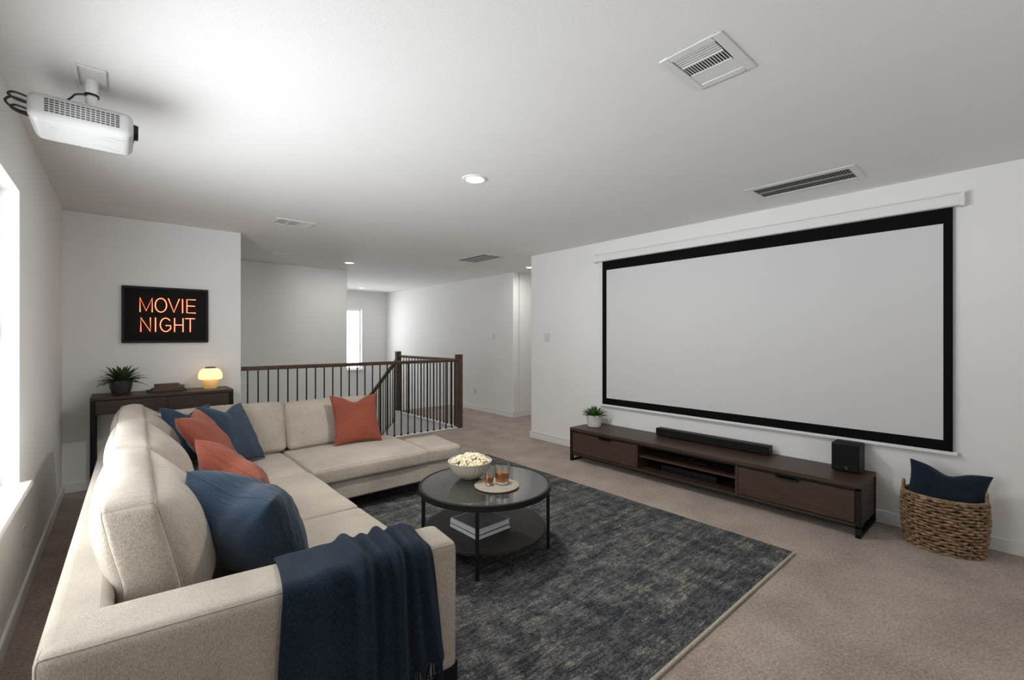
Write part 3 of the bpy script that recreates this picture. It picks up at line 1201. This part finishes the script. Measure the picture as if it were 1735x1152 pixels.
# ------------------------------------------------------------------ neon sign
t = thing('neon_sign', 'black framed neon sign glowing MOVIE NIGHT in orange red on the wall', 'sign', (.354, 5.8, 1.655))
SW, SH = .35, .28
mb = MB()
f_ = .022
mb.box(-SW, -.035, -SH, SW, 0, -SH + f_)
mb.box(-SW, -.035, SH - f_, SW, 0, SH)
mb.box(-SW, -.035, -SH + f_, -SW + f_, 0, SH - f_)
mb.box(SW - f_, -.035, -SH + f_, SW, 0, SH - f_)
mb.build('sign_frame', 'black', t, bevel=.002)
MB().box(-SW + f_, -.018, -SH + f_, SW - f_, -.002, SH - f_).build('sign_panel', 'signpanel', t)


def arc(cx, cz, rx, rz, a0, a1, n=28):
    return [(cx + rx * math.cos(a0 + (a1 - a0) * i / n), cz + rz * math.sin(a0 + (a1 - a0) * i / n)) for i in range(n + 1)]


def letter(strokes, x0, x1, z0, z1):
    m_ = MB()
    for st in strokes:
        pts = [(x0 + (x1 - x0) * u, -.031, z0 + (z1 - z0) * v) for u, v in st]
        m_.tube(pts, .0044, 10)
        for e_ in (pts[0], pts[-1]):
            m_.tube([(e_[0], -.031, e_[2]), (e_[0], -.018, e_[2])], .004, 8)
    m_.build('neon_letter', 'neon', t)


ST = {
    'M': [[(0, 0), (0, 1), (.5, .06), (1, 1), (1, 0)]],
    'O': [arc(.5, .5, .5, .5, PI / 2, PI / 2 + 2 * PI, 40)],
    'V': [[(0, 1), (.5, 0), (1, 1)]],
    'I': [[(0, 0), (0, 1)]],
    'E': [[(1, 1), (0, 1), (0, 0), (1, 0)], [(0, .52), (.9, .52)]],
    'N': [[(0, 0), (0, 1), (1, 0), (1, 1)]],
    'G': [arc(.52, .5, .52, .5, .75, 2 * PI - .62, 34) + [(1.0, .18), (1.0, .45), (.55, .45)]],
    'H': [[(0, 0), (0, 1)], [(1, 0), (1, 1)], [(0, .5), (1, .5)]],
    'T': [[(0, 1), (1, 1)], [(.5, 1), (.5, 0)]],
}
ROW1 = [('M', -.212, -.118), ('O', -.094, -.004), ('V', .012, .100), ('I', .128, .128), ('E', .165, .238)]
ROW2 = [('N', -.206, -.132), ('I', -.092, -.092), ('G', -.054, .030), ('H', .062, .132), ('T', .154, .232)]
for c_, a, b_ in ROW1:
    letter(ST[c_], a, b_, .030, .168)
for c_, a, b_ in ROW2:
    letter(ST[c_], a, b_, -.166, -.030)

# ------------------------------------------------------------------ projector
PX0, PX1, PY0, PY1, PZ0, PZ1 = -.294, .042, 2.70, 3.00, 2.342, 2.452
t = thing('projector', 'white ceiling-mounted projector with vent grille near the window wall', 'projector', (-.1, 2.80, H))
inv = Matrix.Translation((.1, -2.80, -H))


def pj(mb_name, mb_, m_, parent=t, **k):
    o_ = mb_.build(mb_name, m_, parent, **k)
    if parent is t:
        ch(o_, inv)
    return o_


pcx, pcy, pcz = (PX0 + PX1) / 2, (PY0 + PY1) / 2, (PZ0 + PZ1) / 2
mb = MB()
fnp = soft(mb, (pcx, pcy, pcz), ((PX1 - PX0) / 2, (PY1 - PY0) / 2, (PZ1 - PZ0) / 2), .028, (.004, .006, .004), 20)
body = pj('casing', mb, 'plastic')
# vent slots on the long side
mb = MB()
for i in range(15):
    for j in range(6):
        x = PX0 + .052 + i * .0160
        zz = PZ0 + .032 + j * .0098
        mb.box(x, PY0 - .0064, zz, x + .0122, PY0 - .001, zz + .0046)
pj('vent_slots', mb, 'ventdark', angle=10)
# faint printing on the underside
mb = MB()
r2 = random.Random(2)
for i in range(9):
    x = PX0 + .05 + r2.random() * .2
    y = PY0 + .06 + i * .02
    mb.box(x, y, PZ0 - .0048, x + .02 + r2.random() * .05, y + .0025, PZ0 - .0038)
pj('printing', mb, 'printgrey')
mb = MB()
mb.lathe([(.0001, .010), (.026, .010), (.033, .014), (.036, 0), (.036, -.01)], (PX1 + .006, PY0 + .10, pcz + .005), 32, axis='X')
lens = pj('lens_ring', mb, 'black')
MB().box(PX1 + .001, PY0 + .15, pcz - .01, PX1 + .0065, PY0 + .2, pcz + .012).build('sensor', 'lens', t).matrix_parent_inverse = inv
mb = MB()
mb.box(-.155, 2.665, H - .012, -.048, 2.862, H)
mb.box(-.150, 2.67, H - .028, -.142, 2.857, H - .012)
pj('ceiling_plate', mb, 'offwhite', bevel=.003)
mb = MB()
mb.lathe([(.024, 0), (.024, -.07)], (-.1, 2.79, H - .012), 28)
mb.lathe([(.021, -.06), (.021, -.16)], (-.1, 2.79, H - .012), 28)
mb.box(-.15, 2.74, PZ1 + .001, -.05, 2.86, PZ1 + .010)
pj('mount_pole', mb, 'offwhite')
mb = MB()
mb.lathe([(.0255, -.062), (.0255, -.072)], (-.1, 2.79, H - .012), 28)
pj('pole_collar', mb, 'black')


def spline(pts, n=10):
    pts = [Vector(p) for p in pts]
    out = []
    for i in range(len(pts) - 1):
        p0, p1, p2, p3 = pts[max(i - 1, 0)], pts[i], pts[i + 1], pts[min(i + 2, len(pts) - 1)]
        for k_ in range(n):
            t_ = k_ / n
            out.append(.5 * ((2 * p1) + (-p0 + p2) * t_ + (2 * p0 - 5 * p1 + 4 * p2 - p3) * t_ ** 2 + (-p0 + 3 * p1 - 3 * p2 + p3) * t_ ** 3))
    out.append(pts[-1])
    return out


for k_, (za, zb, bulge) in enumerate(((.032, .012, .052), (.010, -.028, .060), (-.02, -.038, .045))):
    mb = MB()
    yb = PY0 + .035
    mb.tube(spline([(PX0 + .004, yb, pcz + za), (PX0 - bulge * .7, yb - .01, pcz + za + .004), (PX0 - bulge, yb - .015, pcz + (za + zb) / 2),
                    (PX0 - bulge * .6, yb, pcz + zb), (PX0 + .004, yb + .02, pcz + zb)]), .0045, 8)
    pj('cable', mb, 'cablegrey')
mb = MB()
mb.tube(spline([(-.115, 2.768, H - .085), (-.15, 2.76, H - .10), (-.165, 2.75, H - .125), (-.19, 2.76, PZ1 - .002)]), .004, 8)
pj('cable', mb, 'cablegrey')

# ------------------------------------------------------------------ rug
RZ = .013
t = thing('area_rug', 'distressed navy and cream area rug with beige bound edge under the coffee table', 'rug', (2.2, 2.6, 0))
RX0, RX1, RY0, RY1 = .75, 3.36, 1.035, 4.35
MB().box(RX0 - 2.2, RY0 - 2.6, .001, RX1 - 2.2, RY1 - 2.6, RZ).build('pile', 'rug', t)
mb = MB()
for (a, b_, c_, d_) in ((RX0, RY0 - .010, RX1 + .002, RY0 + .006), (RX0, RY1 - .01, RX1 + .01, RY1 + .01), (RX0 - .01, RY0 - .01, RX0, RY1 + .01)):
    mb.box(a - 2.2, b_ - 2.6, .001, c_ - 2.2, d_ - 2.6, .0155)
mb.build('binding', 'rugedge', t, bevel=.005, bseg=3)

# ------------------------------------------------------------------ coffee table
TCX, TCY, TZ, TR = 1.862, 2.426, .452, .441
t = thing('coffee_table', 'round black metal coffee table with smoked glass top and lower shelf on the rug', 'coffee table', (TCX, TCY, RZ))
z0 = -RZ
MB().lathe([(TR - .018, TZ + z0 - .012), (TR - .018, TZ + z0 - .001), (TR - .004, TZ + z0), (TR, TZ + z0 - .004), (TR, TZ + z0 - .036), (TR - .012, TZ + z0 - .036), (TR - .012, TZ + z0 - .012), (TR - .018, TZ + z0 - .012)], seg=96).build('rim', 'blackmetal', t)
MB().lathe([(.0001, TZ + z0 - .0105), (TR - .019, TZ + z0 - .0105), (TR - .019, TZ + z0 - .0025), (.0001, TZ + z0 - .0025)], seg=96).build('glass_top', 'tableglass', t)
SZ = .165
MB().lathe([(.0001, SZ + z0), (TR - .036, SZ + z0), (TR - .032, SZ + z0 - .003), (TR - .032, SZ + z0 - .020), (TR - .036, SZ + z0 - .022), (.0001, SZ + z0 - .022)], seg=96).build('lower_shelf', 'shelfdark', t)
for k_ in range(4):
    a = PI / 4 + k_ * PI / 2 + .02
    r_ = TR - .018
    mx_ = Matrix.Translation((r_ * math.cos(a), r_ * math.sin(a), 0)) @ Matrix.Rotation(a, 4, 'Z')
    MB().box(-.011, -.011, .0, .011, .011, TZ + z0 - .006, mx_).build('leg', 'blackmetal', t, bevel=.002)

# books on the lower shelf
book('book', 'lower of two white books on the coffee table shelf', 'book', (1.812, 2.415, SZ + .0005), .04, .285, .29, .027, 'cover_white', 'books on the coffee table shelf', 'cover_slate')
bt = book('book', 'upper white book with slate picture cover on the coffee table shelf', 'book', (1.812, 2.417, SZ + .0285), .055, .28, .285, .030, 'cover_white', 'books on the coffee table shelf')
MB().box(-.130, -.133, .030, .133, .133, .0306).build('cover_picture', 'cover_slate', bt)

# popcorn bowl
BX, BY, BZ = 1.842, 2.575, TZ + .0005
t = thing('bowl', 'cream fluted ceramic bowl full of popcorn on the glass table', 'bowl', (BX, BY, BZ))
prof = [(.0001, .0), (.055, .0), (.060, .004), (.085, .018), (.115, .045), (.136, .080), (.147, .112), (.150, .118), (.146, .119), (.140, .108), (.128, .078), (.106, .046), (.076, .024), (.0001, .014)]
MB().lathe(prof, seg=112, rib=lambda a, z: (.030 * abs(math.cos(14 * a)) if z > .003 else 0)).build('bowl_shell', 'bowl', t)
MB().lathe([(.134, .112), (.150, .117), (.153, .120), (.150, .123), (.144, .121)], seg=80).build('bowl_rim', 'bowl', t)
mb = MB()
r2 = random.Random(11)
for k_ in range(230):
    rr = math.sqrt(r2.random()) * .128
    a = r2.random() * 2 * PI
    zz = .108 + .048 * (1 - (rr / .13) ** 2) + r2.uniform(-.012, .006)
    c0 = Vector((rr * math.cos(a), rr * math.sin(a), zz))
    for q in range(r2.choice((3, 4, 4, 5))):
        cc = c0 + Vector((r2.uniform(-1, 1), r2.uniform(-1, 1), r2.uniform(-1, 1))) * .0075
        bm = bmesh.new()
        bmesh.ops.create_icosphere(bm, subdivisions=1, radius=r2.uniform(.0055, .0095))
        mb.add([v.co * (1 + .25 * r2.uniform(-1, 1)) + cc for v in bm.verts], [[v.index for v in f.verts] for f in bm.faces])
        bm.free()
o = mb.build('popcorn', 'popcorn', None, weld=False, angle=180)
o.location = (BX, BY, BZ)
tag(o, 'heap of pale yellow popcorn filling the cream bowl', 'popcorn', kind='stuff')

# coaster tray and two glasses
KX, KY = 1.872, 2.315
t = MB().lathe([(.0001, 0), (.140, 0), (.147, .003), (.147, .007), (.143, .009), (.0001, .008)], seg=72).build('coaster', 'coaster', None)
t.location = (KX, KY, BZ)
tag(t, 'flat round pale coaster tray under the two glasses', 'tray')


def glass(loc, r, h, fill, label, cut=0):
    t = thing('drinking_glass', label, 'glass', loc, 0, 'glasses of amber drink')
    rib = (lambda a, z: .02 * math.cos(cut * a) if z > .012 and z < h * .75 else 0) if cut else None
    prof = [(.0001, 0), (r * .86, 0), (r * .9, .003), (r * .97, h * .3), (r, h), (r - .0018, h), (r * .97 - .0025, h * .3), (r * .84, .010), (.0001, .009)]
    MB().lathe(prof, seg=96, rib=rib).build('glass_wall', 'glassclear', t)
    MB().lathe([(.0001, .0095), (r * .83, .0105), (r * .945 - .002, h * .3), (r * .955 - .002, fill), (.0001, fill)], seg=48).build('drink', 'amber', t)


glass((1.838, 2.352, BZ + .0095), .030, .104, .048, 'smaller glass of amber drink beside the popcorn bowl')
glass((1.925, 2.322, BZ + .0095), .049, .128, .070, 'larger cut tumbler of amber drink on the coaster', 18)

# ------------------------------------------------------------------ sofa
sofa = thing('sectional_sofa', 'large oatmeal linen L-shaped sectional sofa along the window wall, throw over its near arm', 'sofa', (0, 0, 0))

mb = MB()
mb.prism([(-.165, 1.60), (-.015, 1.60), (-.015, 4.62), (2.06, 4.62), (2.06, 4.80), (-.105, 4.80)], .15, .652)
mb_frame = mb.build('back_frame', 'sofa', sofa, bevel=.032, bseg=4)
mb = MB()
mb.prism([(-.014, 1.70), (1.045, 1.70), (1.065, 3.60), (2.47, 3.595), (2.485, 4.10), (2.09, 4.36), (2.04, 4.62), (-.014, 4.62)], .13, .285)
mb.build('seat_base', 'sofa', sofa, bevel=.016, bseg=3)

# seat cushions
def seatc(x0_, x1_, y0_, y1_, z0_, z1_, puff, seed, name='seat_cushion', warp=None):
    m_ = MB()
    hx, hy, hz = (x1_ - x0_) / 2, (y1_ - y0_) / 2, (z1_ - z0_) / 2
    fn = soft(m_, ((x0_ + x1_) / 2, (y0_ + y1_) / 2, (z0_ + z1_) / 2), (hx, hy, hz), .028, puff, 22, wob=.004, seed=seed, warp=warp)
    o_ = m_.build(name, 'sofa', sofa)
    p_ = MB()
    seam(p_, fn, [(-1, -1, 1), (1, -1, 1), (1, 1, 1), (-1, 1, 1)], .0026, 20, True)
    seam(p_, fn, [(-1, -1, -1), (1, -1, -1), (1, 1, -1), (-1, 1, -1)], .0024, 20, True)
    p_.build('piping', 'piping', o_)
    return o_


seatc(.05, 1.092, 1.70, 2.665, .283, .412, (.008, .004, .022), 1)
seatc(.05, 1.092, 2.667, 3.602, .283, .412, (.008, .004, .024), 2)
seatc(.05, 1.088, 3.606, 4.50, .283, .408, (.0, .0, .022), 3)
seatc(1.090, 2.118, 3.578, 4.44, .283, .412, (.004, .010, .028), 4)


def wend(q):
    return Vector((q.x + .02 * (q.y / .3), q.y, q.z - .010 * (q.x + .17) / .34))


seatc(2.120, 2.482, 3.582, 4.13, .283, .414, (.012, .008, .008), 5, 'chaise_end_cushion', wend)

# back cushions along the window wall
XO = [(0, .0), (.45, .0), (.75, -.035), (1, -.058)]


def lerp_tab(tab, t_):
    for (a, va), (b_, vb) in zip(tab, tab[1:]):
        if t_ <= b_:
            return va + (vb - va) * (t_ - a) / (b_ - a)
    return tab[-1][1]


def backc(y0_, y1_, seed, tilt0=0.0):
    hy = (y1_ - y0_) / 2
    hx, hz = .15, .24
    ymid = (y0_ + y1_) / 2

    def warp(q):
        t_ = (q.z + hz) / (2 * hz)
        tc_ = max(0, min(1, t_))
        xo = lerp_tab(XO, tc_)
        xi = .20 + (.090 - .20) * tc_
        s_ = (q.x + hx) / (2 * hx)
        return Vector((.018 * (q.y + ymid - 1.9) + xo + (xi - xo) * s_ + (.5 * (q.x - hx) if q.x > hx else 0), q.y + tilt0 * (1 - tc_) * (1 if q.y < 0 else 0), .425 + t_ * .47))
    m_ = MB()
    fn = soft(m_, (0, (y0_ + y1_) / 2, 0), (hx, hy, hz), .035, (.155, .022, .040), 26, warp=warp, wob=.006, seed=seed)
    o_ = m_.build('back_cushion', 'sofawr', sofa)
    p_ = MB()
    seam(p_, fn, [(-1, -1, -1), (-1, -1, 1), (-1, 1, 1), (-1, 1, -1)], .0040, 24)
    seam(p_, fn, [(1, -1, -1), (1, -1, 1), (1, 1, 1), (1, 1, -1)], .0044, 24)
    seam(p_, fn, [(-1, -1, 1), (1, -1, 1)], .0020, 20)
    seam(p_, fn, [(-1, 1, 1), (1, 1, 1)], .0020, 20)
    p_.build('piping', 'piping', o_)


backc(1.885, 2.865, 10)
backc(2.895, 3.765, 20)
backc(3.795, 4.65, 30)


# back cushions along the railing side
def backr(x0_, x1_, seed, ztop):
    hx = (x1_ - x0_) / 2
    hy, hz = .12, (ztop - .42) / 2

    def warp(q):
        t_ = (q.z + hz) / (2 * hz)
        return Vector((q.x, q.y + .09 * t_ - (.04 * (q.y / hy) * t_), q.z))
    m_ = MB()
    fn = soft(m_, ((x0_ + x1_) / 2, 4.44, .42 + hz), (hx, hy, hz), .045, (.006, .035, .012), 24, warp=warp, wob=.005, seed=seed)
    o_ = m_.build('back_cushion', 'sofa', sofa)
    p_ = MB()
    seam(p_, fn, [(-1, -1, -1), (-1, -1, 1), (1, -1, 1), (1, -1, -1)], .0024, 24)
    seam(p_, fn, [(-1, 1, 1), (1, 1, 1)], .0024, 24)
    p_.build('piping', 'piping', o_)


backr(.215, 1.118, 40, .835)
backr(1.122, 1.98, 50, .82)

# near armrest, slightly turned out
AR = Matrix.Translation((.415, 1.612, 0)) @ Matrix.Rotation(-.122, 4, 'Z')
AL, AW, AZ0, AZ1 = .572, .108, .172, .652
mb = MB()
fna = soft(mb, (0, 0, (AZ0 + AZ1) / 2), (AL, AW, (AZ1 - AZ0) / 2), .030, (.004, .004, .006), 26, xf=AR, wob=.002, seed=3)
arm = mb.build('armrest', 'sofa', sofa)
mb = MB()
seam(mb, fna, [(-1, -1, 1), (1, -1, 1), (1, 1, 1), (-1, 1, 1)], .0026, 36, True, .0)
seam(mb, fna, [(1, -1, 1), (1, -1, -1)], .0026, 24)
seam(mb, fna, [(-1, -1, 1), (-1, -1, -1)], .0026, 24)
mb.build('piping', 'piping', arm)
for (x, y) in ((.955, 1.50), (-.10, 1.66), (.98, 3.50), (2.34, 3.68), (2.30, 4.0), (-.07, 4.7), (1.9, 4.7), (.98, 2.55)):
    zt = .18 if y < 1.7 else .15
    zb = RZ + .0005 if (x > .80 and y < 4.25) else 0
    MB().box(x - .035, y - .035, zb, x + .035, y + .035, zt).build('leg', 'black', sofa, bevel=.003)


# ------------------------------------------------------------------ throw over the armrest
def throw():
    U, V = 90, 120
    a0, a1 = -.035, .468
    path = []
    top = AZ1 + .014
    bo = AW + .020
    # across the arm: inner side down to the seat, over the top, down the outer side
    seg = [(bo - .004, .50), (bo, .60)]
    for i in range(9):
        an = i / 8 * PI / 2
        seg.append((bo - .035 + .035 * math.cos(an), top - .035 + .035 * math.sin(an)))
    for i in range(9):
        an = PI / 2 + i / 8 * PI / 2
        seg.append((-bo + .035 + .035 * math.cos(an), top - .035 + .035 * math.sin(an)))
    seg += [(-bo, .5), (-bo - .004, .36), (-bo - .008, .245)]
    ln = [0]
    for p, q in zip(seg, seg[1:]):
        ln.append(ln[-1] + math.hypot(q[0] - p[0], q[1] - p[1]))
    tot = ln[-1]

    sn = []
    for p, q in zip(seg, seg[1:]):
        l_ = math.hypot(q[0] - p[0], q[1] - p[1])
        sn.append(((q[1] - p[1]) / l_, -(q[0] - p[0]) / l_))
    vn = [sn[0]] + [((a_[0] + b_[0]) / 2, (a_[1] + b_[1]) / 2) for a_, b_ in zip(sn, sn[1:])] + [sn[-1]]

    def at(s_):
        d_ = s_ * tot
        for i in range(len(seg) - 1):
            if d_ <= ln[i + 1] + 1e-9:
                t_ = (d_ - ln[i]) / (ln[i + 1] - ln[i])
                p, q = seg[i], seg[i + 1]
                nx = vn[i][0] + (vn[i + 1][0] - vn[i][0]) * t_
                nz = vn[i][1] + (vn[i + 1][1] - vn[i][1]) * t_
                l_ = math.hypot(nx, nz)
                return p[0] + (q[0] - p[0]) * t_, p[1] + (q[1] - p[1]) * t_, nx / l_, nz / l_
        return seg[-1][0], seg[-1][1], -1, 0

    folds = [(.30, .012, .09), (.475, .036, .050), (.60, .020, .036), (.705, .038, .042), (.83, .022, .036), (.925, .024, .045)]
    vs = []
    tips = []
    for j in range(V + 1):
        s_ = j / V
        for i in range(U + 1):
            u = i / U
            b_, z_, nb, nz = at(s_)
            spread = 1 + .05 * max(0, s_ - .5) * 2
            a = a0 + (a1 - a0) * u * spread + .010 * math.sin(s_ * 5) * (1 - u)
            # bunch the middle folds together over the crest
            cr_ = math.exp(-((s_ - .42) / .2) ** 2)
            a += -.03 * cr_ * (u - .6) * (1 if u > .35 else 0)
            hgt = 0
            for (fu, fa, fw_) in folds:
                c_ = fu + .10 * (s_ - .45) * (fu - .35) + .018 * math.sin(s_ * 4.5 + fu * 9)
                hgt += fa * math.exp(-((u - c_) / fw_) ** 2) * (.45 + .75 * min(1, s_ * 1.6))
            hgt += .006 * noise.noise(Vector((u * 5, s_ * 4, 0)))
            low = .02 * math.sin(u * 7 + 1) * (s_ > .9) * (s_ - .9) * 10
            ox, oz = nb, nz
            p = Vector((a, b_ + ox * hgt, z_ + oz * hgt + low))
            vs.append(AR @ p)
            if j == V:
                tips.append(AR @ p)
    fs = []
    for j in range(V):
        for i in range(U):
            k_ = j * (U + 1) + i
            fs.append((k_, k_ + 1, k_ + U + 2, k_ + U + 1))
    t = thing('throw_blanket', 'navy wool throw with fringe draped over the near armrest', 'blanket', (.6, 1.55, .65))
    inv_ = Matrix.Translation((-.6, -1.55, -.65))
    m_ = MB()
    m_.add(vs, fs)
    ch(m_.build('blanket_cloth', 'throw', t, angle=80, solid=.008), inv_)
    m_ = MB()
    r3 = random.Random(4)
    n_ = 130
    for k_ in range(n_):
        q = tips[int(k_ / n_ * U)]
        L_ = r3.uniform(.05, .075)
        dx, dy = r3.uniform(-.008, .008), r3.uniform(-.010, .008)
        m_.tube([q + Vector((0, 0, .006)), q + Vector((dx * .3, dy * .3, -L_ * .35)), q + Vector((dx, dy, -L_))], [.0032, .003, .0016], 5)
    f2 = ch(m_.build('fringe', 'throw', t, weld=False), inv_)
    f2['kind'] = 'stuff'


throw()


# ------------------------------------------------------------------ pillows
def pillow(name, label, c, e, size, asp, thick, m_, group, chop=0.0, seed=0, sag=0.0, pinch=.10, cat='pillow'):
    n_ = 30
    hw, hh = size / 2, size * asp / 2
    us = [math.sin(PI / 2 * (-1 + 2 * i / n_)) for i in range(n_ + 1)]

    def pt(u, v, s_):
        k_ = 1 - pinch * (1 - v * v) * abs(u) ** 1.5
        kk = 1 - pinch * (1 - u * u) * abs(v) ** 1.5
        x = hw * u * k_
        z = hh * v * kk
        ch_ = math.exp(-(u / .38) ** 2) * max(0, (v + .4) / 1.4) ** 1.6
        z -= chop * ch_
        th = thick * (max(0, (1 - u * u)) * max(0, (1 - v * v))) ** .42
        th *= 1 - .45 * (chop / .1) * math.exp(-(u / .16) ** 2) * max(0, v) if chop else 1
        th *= 1 + sag * -v
        y = s_ * th
        w_ = noise.noise(Vector((u * 2.2 + seed, v * 2.2, s_ * 3 + seed))) * .014 * (1 - max(abs(u), abs(v)) ** 4)
        rr = math.hypot(u, v)
        an = math.atan2(v, u)
        rad = noise.noise(Vector((an * 5 + seed, seed, s_))) * .016 * min(1, rr) ** 3 * (1 - max(abs(u), abs(v)) ** 6)
        return Vector((x, y + s_ * (w_ + rad), z))
    mb_ = MB()
    for s_ in (-1, 1):
        vs = [pt(u, v, s_) for u in us for v in us]
        fs = []
        for i in range(n_):
            for j in range(n_):
                q = (i * (n_ + 1) + j, (i + 1) * (n_ + 1) + j, (i + 1) * (n_ + 1) + j + 1, i * (n_ + 1) + j + 1)
                fs.append(q if s_ < 0 else q[::-1])
        mb_.add(vs, fs)
    root = bpy.data.objects.new(name, None)
    root.empty_display_size = .1
    link(root)
    root.location = c
    root.rotation_euler = Euler(e, 'XYZ')
    tag(root, label, cat, group)
    mb_.build('pillow_cover', m_, root, angle=180)
    p_ = MB()
    path = [pt(u, -1, 1) for u in us[:-1]] + [pt(1, v, 1) for v in us[:-1]] + [pt(u, 1, 1) for u in us[::-1][:-1]] + [pt(-1, v, 1) for v in us[::-1][:-1]]
    p_.tube(path, .0034, 6, True)
    p_.build('piping', m_, root)
    return root


G = 'throw pillows on the sofa'
pillow('throw_pillow', 'big navy pillow at the near end of the sofa by the armrest', (.412, 2.17, .638), (.52, .124, -1.07), .475, 1, .16, M['navy'], G, .035, 1)
pillow('throw_pillow', 'rust pillow directly behind the big navy one', (.466, 2.742, .671), (.655, .404, -.964), .43, 1, .10, M['rust'], G, .03, 2)
pillow('throw_pillow', 'rust pillow farther back, in front of the navy pillows in the corner', (.462, 3.745, .712), (-.60, -.01, 1.20), .42, 1.14, .085, M['rust'], G, .045, 3)
pillow('throw_pillow', 'large navy pillow standing in the sofa corner behind a rust pillow', (.660, 4.11, .675), (-.50, .08, .76), .48, 1.06, .075, M['navy'], G, .05, 4)
pillow('throw_pillow', 'navy pillow mostly hidden at the very back of the sofa corner', (.40, 4.22, .69), (-.25, .08, .70), .44, 1, .05, M['navy'], G, .05, 5)
pillow('throw_pillow', 'single rust pillow standing alone on the chaise part of the sofa', (1.700, 4.235, .652), (-.40, .015, -.06), .443, 1.07, .065, M['rust'], G, .055, 6)

# ------------------------------------------------------------------ basket with pillow
BKX, BKY = 4.232, .402
BH = .355
bk = thing('wicker_basket', 'oval woven seagrass basket on the carpet below the screen', 'basket', (BKX, BKY, 0), 0)


def oval(a, z, rr=0.0):
    k_ = .92 + .08 * min(1, z / BH * 1.5)
    bul = .008 * math.sin(PI * z / BH)
    return Vector(((.160 * k_ + bul + rr) * math.cos(a), (.208 * k_ + bul + rr) * math.sin(a), z))


mb = MB()
rows = 18
r2 = random.Random(9)
for i in range(rows):
    z = .008 + i * (BH - .016) / (rows - 1)
    ph = PI * (i % 2)
    nst = 20
    off = r2.uniform(-.25, .25)
    pts = []
    for k_ in range(nst * 8):
        a = 2 * PI * k_ / (nst * 8)
        pts.append(oval(a, z + .0028 * math.sin(nst * a * .5 + off * 9) + .0015 * math.sin(5 * a + i), (.0085 * math.sin(nst * a + ph + off))))
    mb.tube(pts, .0093, 6, True, flat=.9)
mb.build('woven_body', 'wicker', bk, weld=False, angle=180)
mb = MB()
for k_ in range(52):
    a = 2 * PI * (k_ + .25) / 52
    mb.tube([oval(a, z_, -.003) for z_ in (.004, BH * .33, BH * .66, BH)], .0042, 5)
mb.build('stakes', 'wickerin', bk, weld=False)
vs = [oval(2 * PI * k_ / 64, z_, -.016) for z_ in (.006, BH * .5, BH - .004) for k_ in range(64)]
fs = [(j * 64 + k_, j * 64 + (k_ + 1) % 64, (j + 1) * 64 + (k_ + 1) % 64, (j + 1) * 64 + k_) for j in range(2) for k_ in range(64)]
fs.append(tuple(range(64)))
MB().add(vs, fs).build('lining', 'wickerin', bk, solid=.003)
mb = MB()
for q in range(2):
    mb.tube([oval(2 * PI * k_ / 200, BH + .003 + .004 * math.sin(40 * 2 * PI * k_ / 200 + q * PI), .004 * math.cos(40 * 2 * PI * k_ / 200 + q * PI)) for k_ in range(200)], .0075, 6, True)
mb.build('braided_rim', 'wicker', bk, weld=False, angle=180)
for sg in (1, -1):
    mb = MB()
    y_ = sg * .206
    pts = [(0 + .034 * math.cos(a_), y_, BH + .0 + .062 * math.sin(a_)) for a_ in [PI * i / 14 for i in range(15)]]
    mb.tube(pts, .0075, 8)
    mb.build('handle', 'wicker', bk)

pillow('throw_pillow', 'dark navy pillow stuffed upright in the wicker basket', (4.236, .388, .395), (-.10, .15, -1.32), .41, .74, .06, M['navydark'], 'pillow in the basket', .045, 8)

# navy bundle glimpsed below, on the stairs behind the balusters
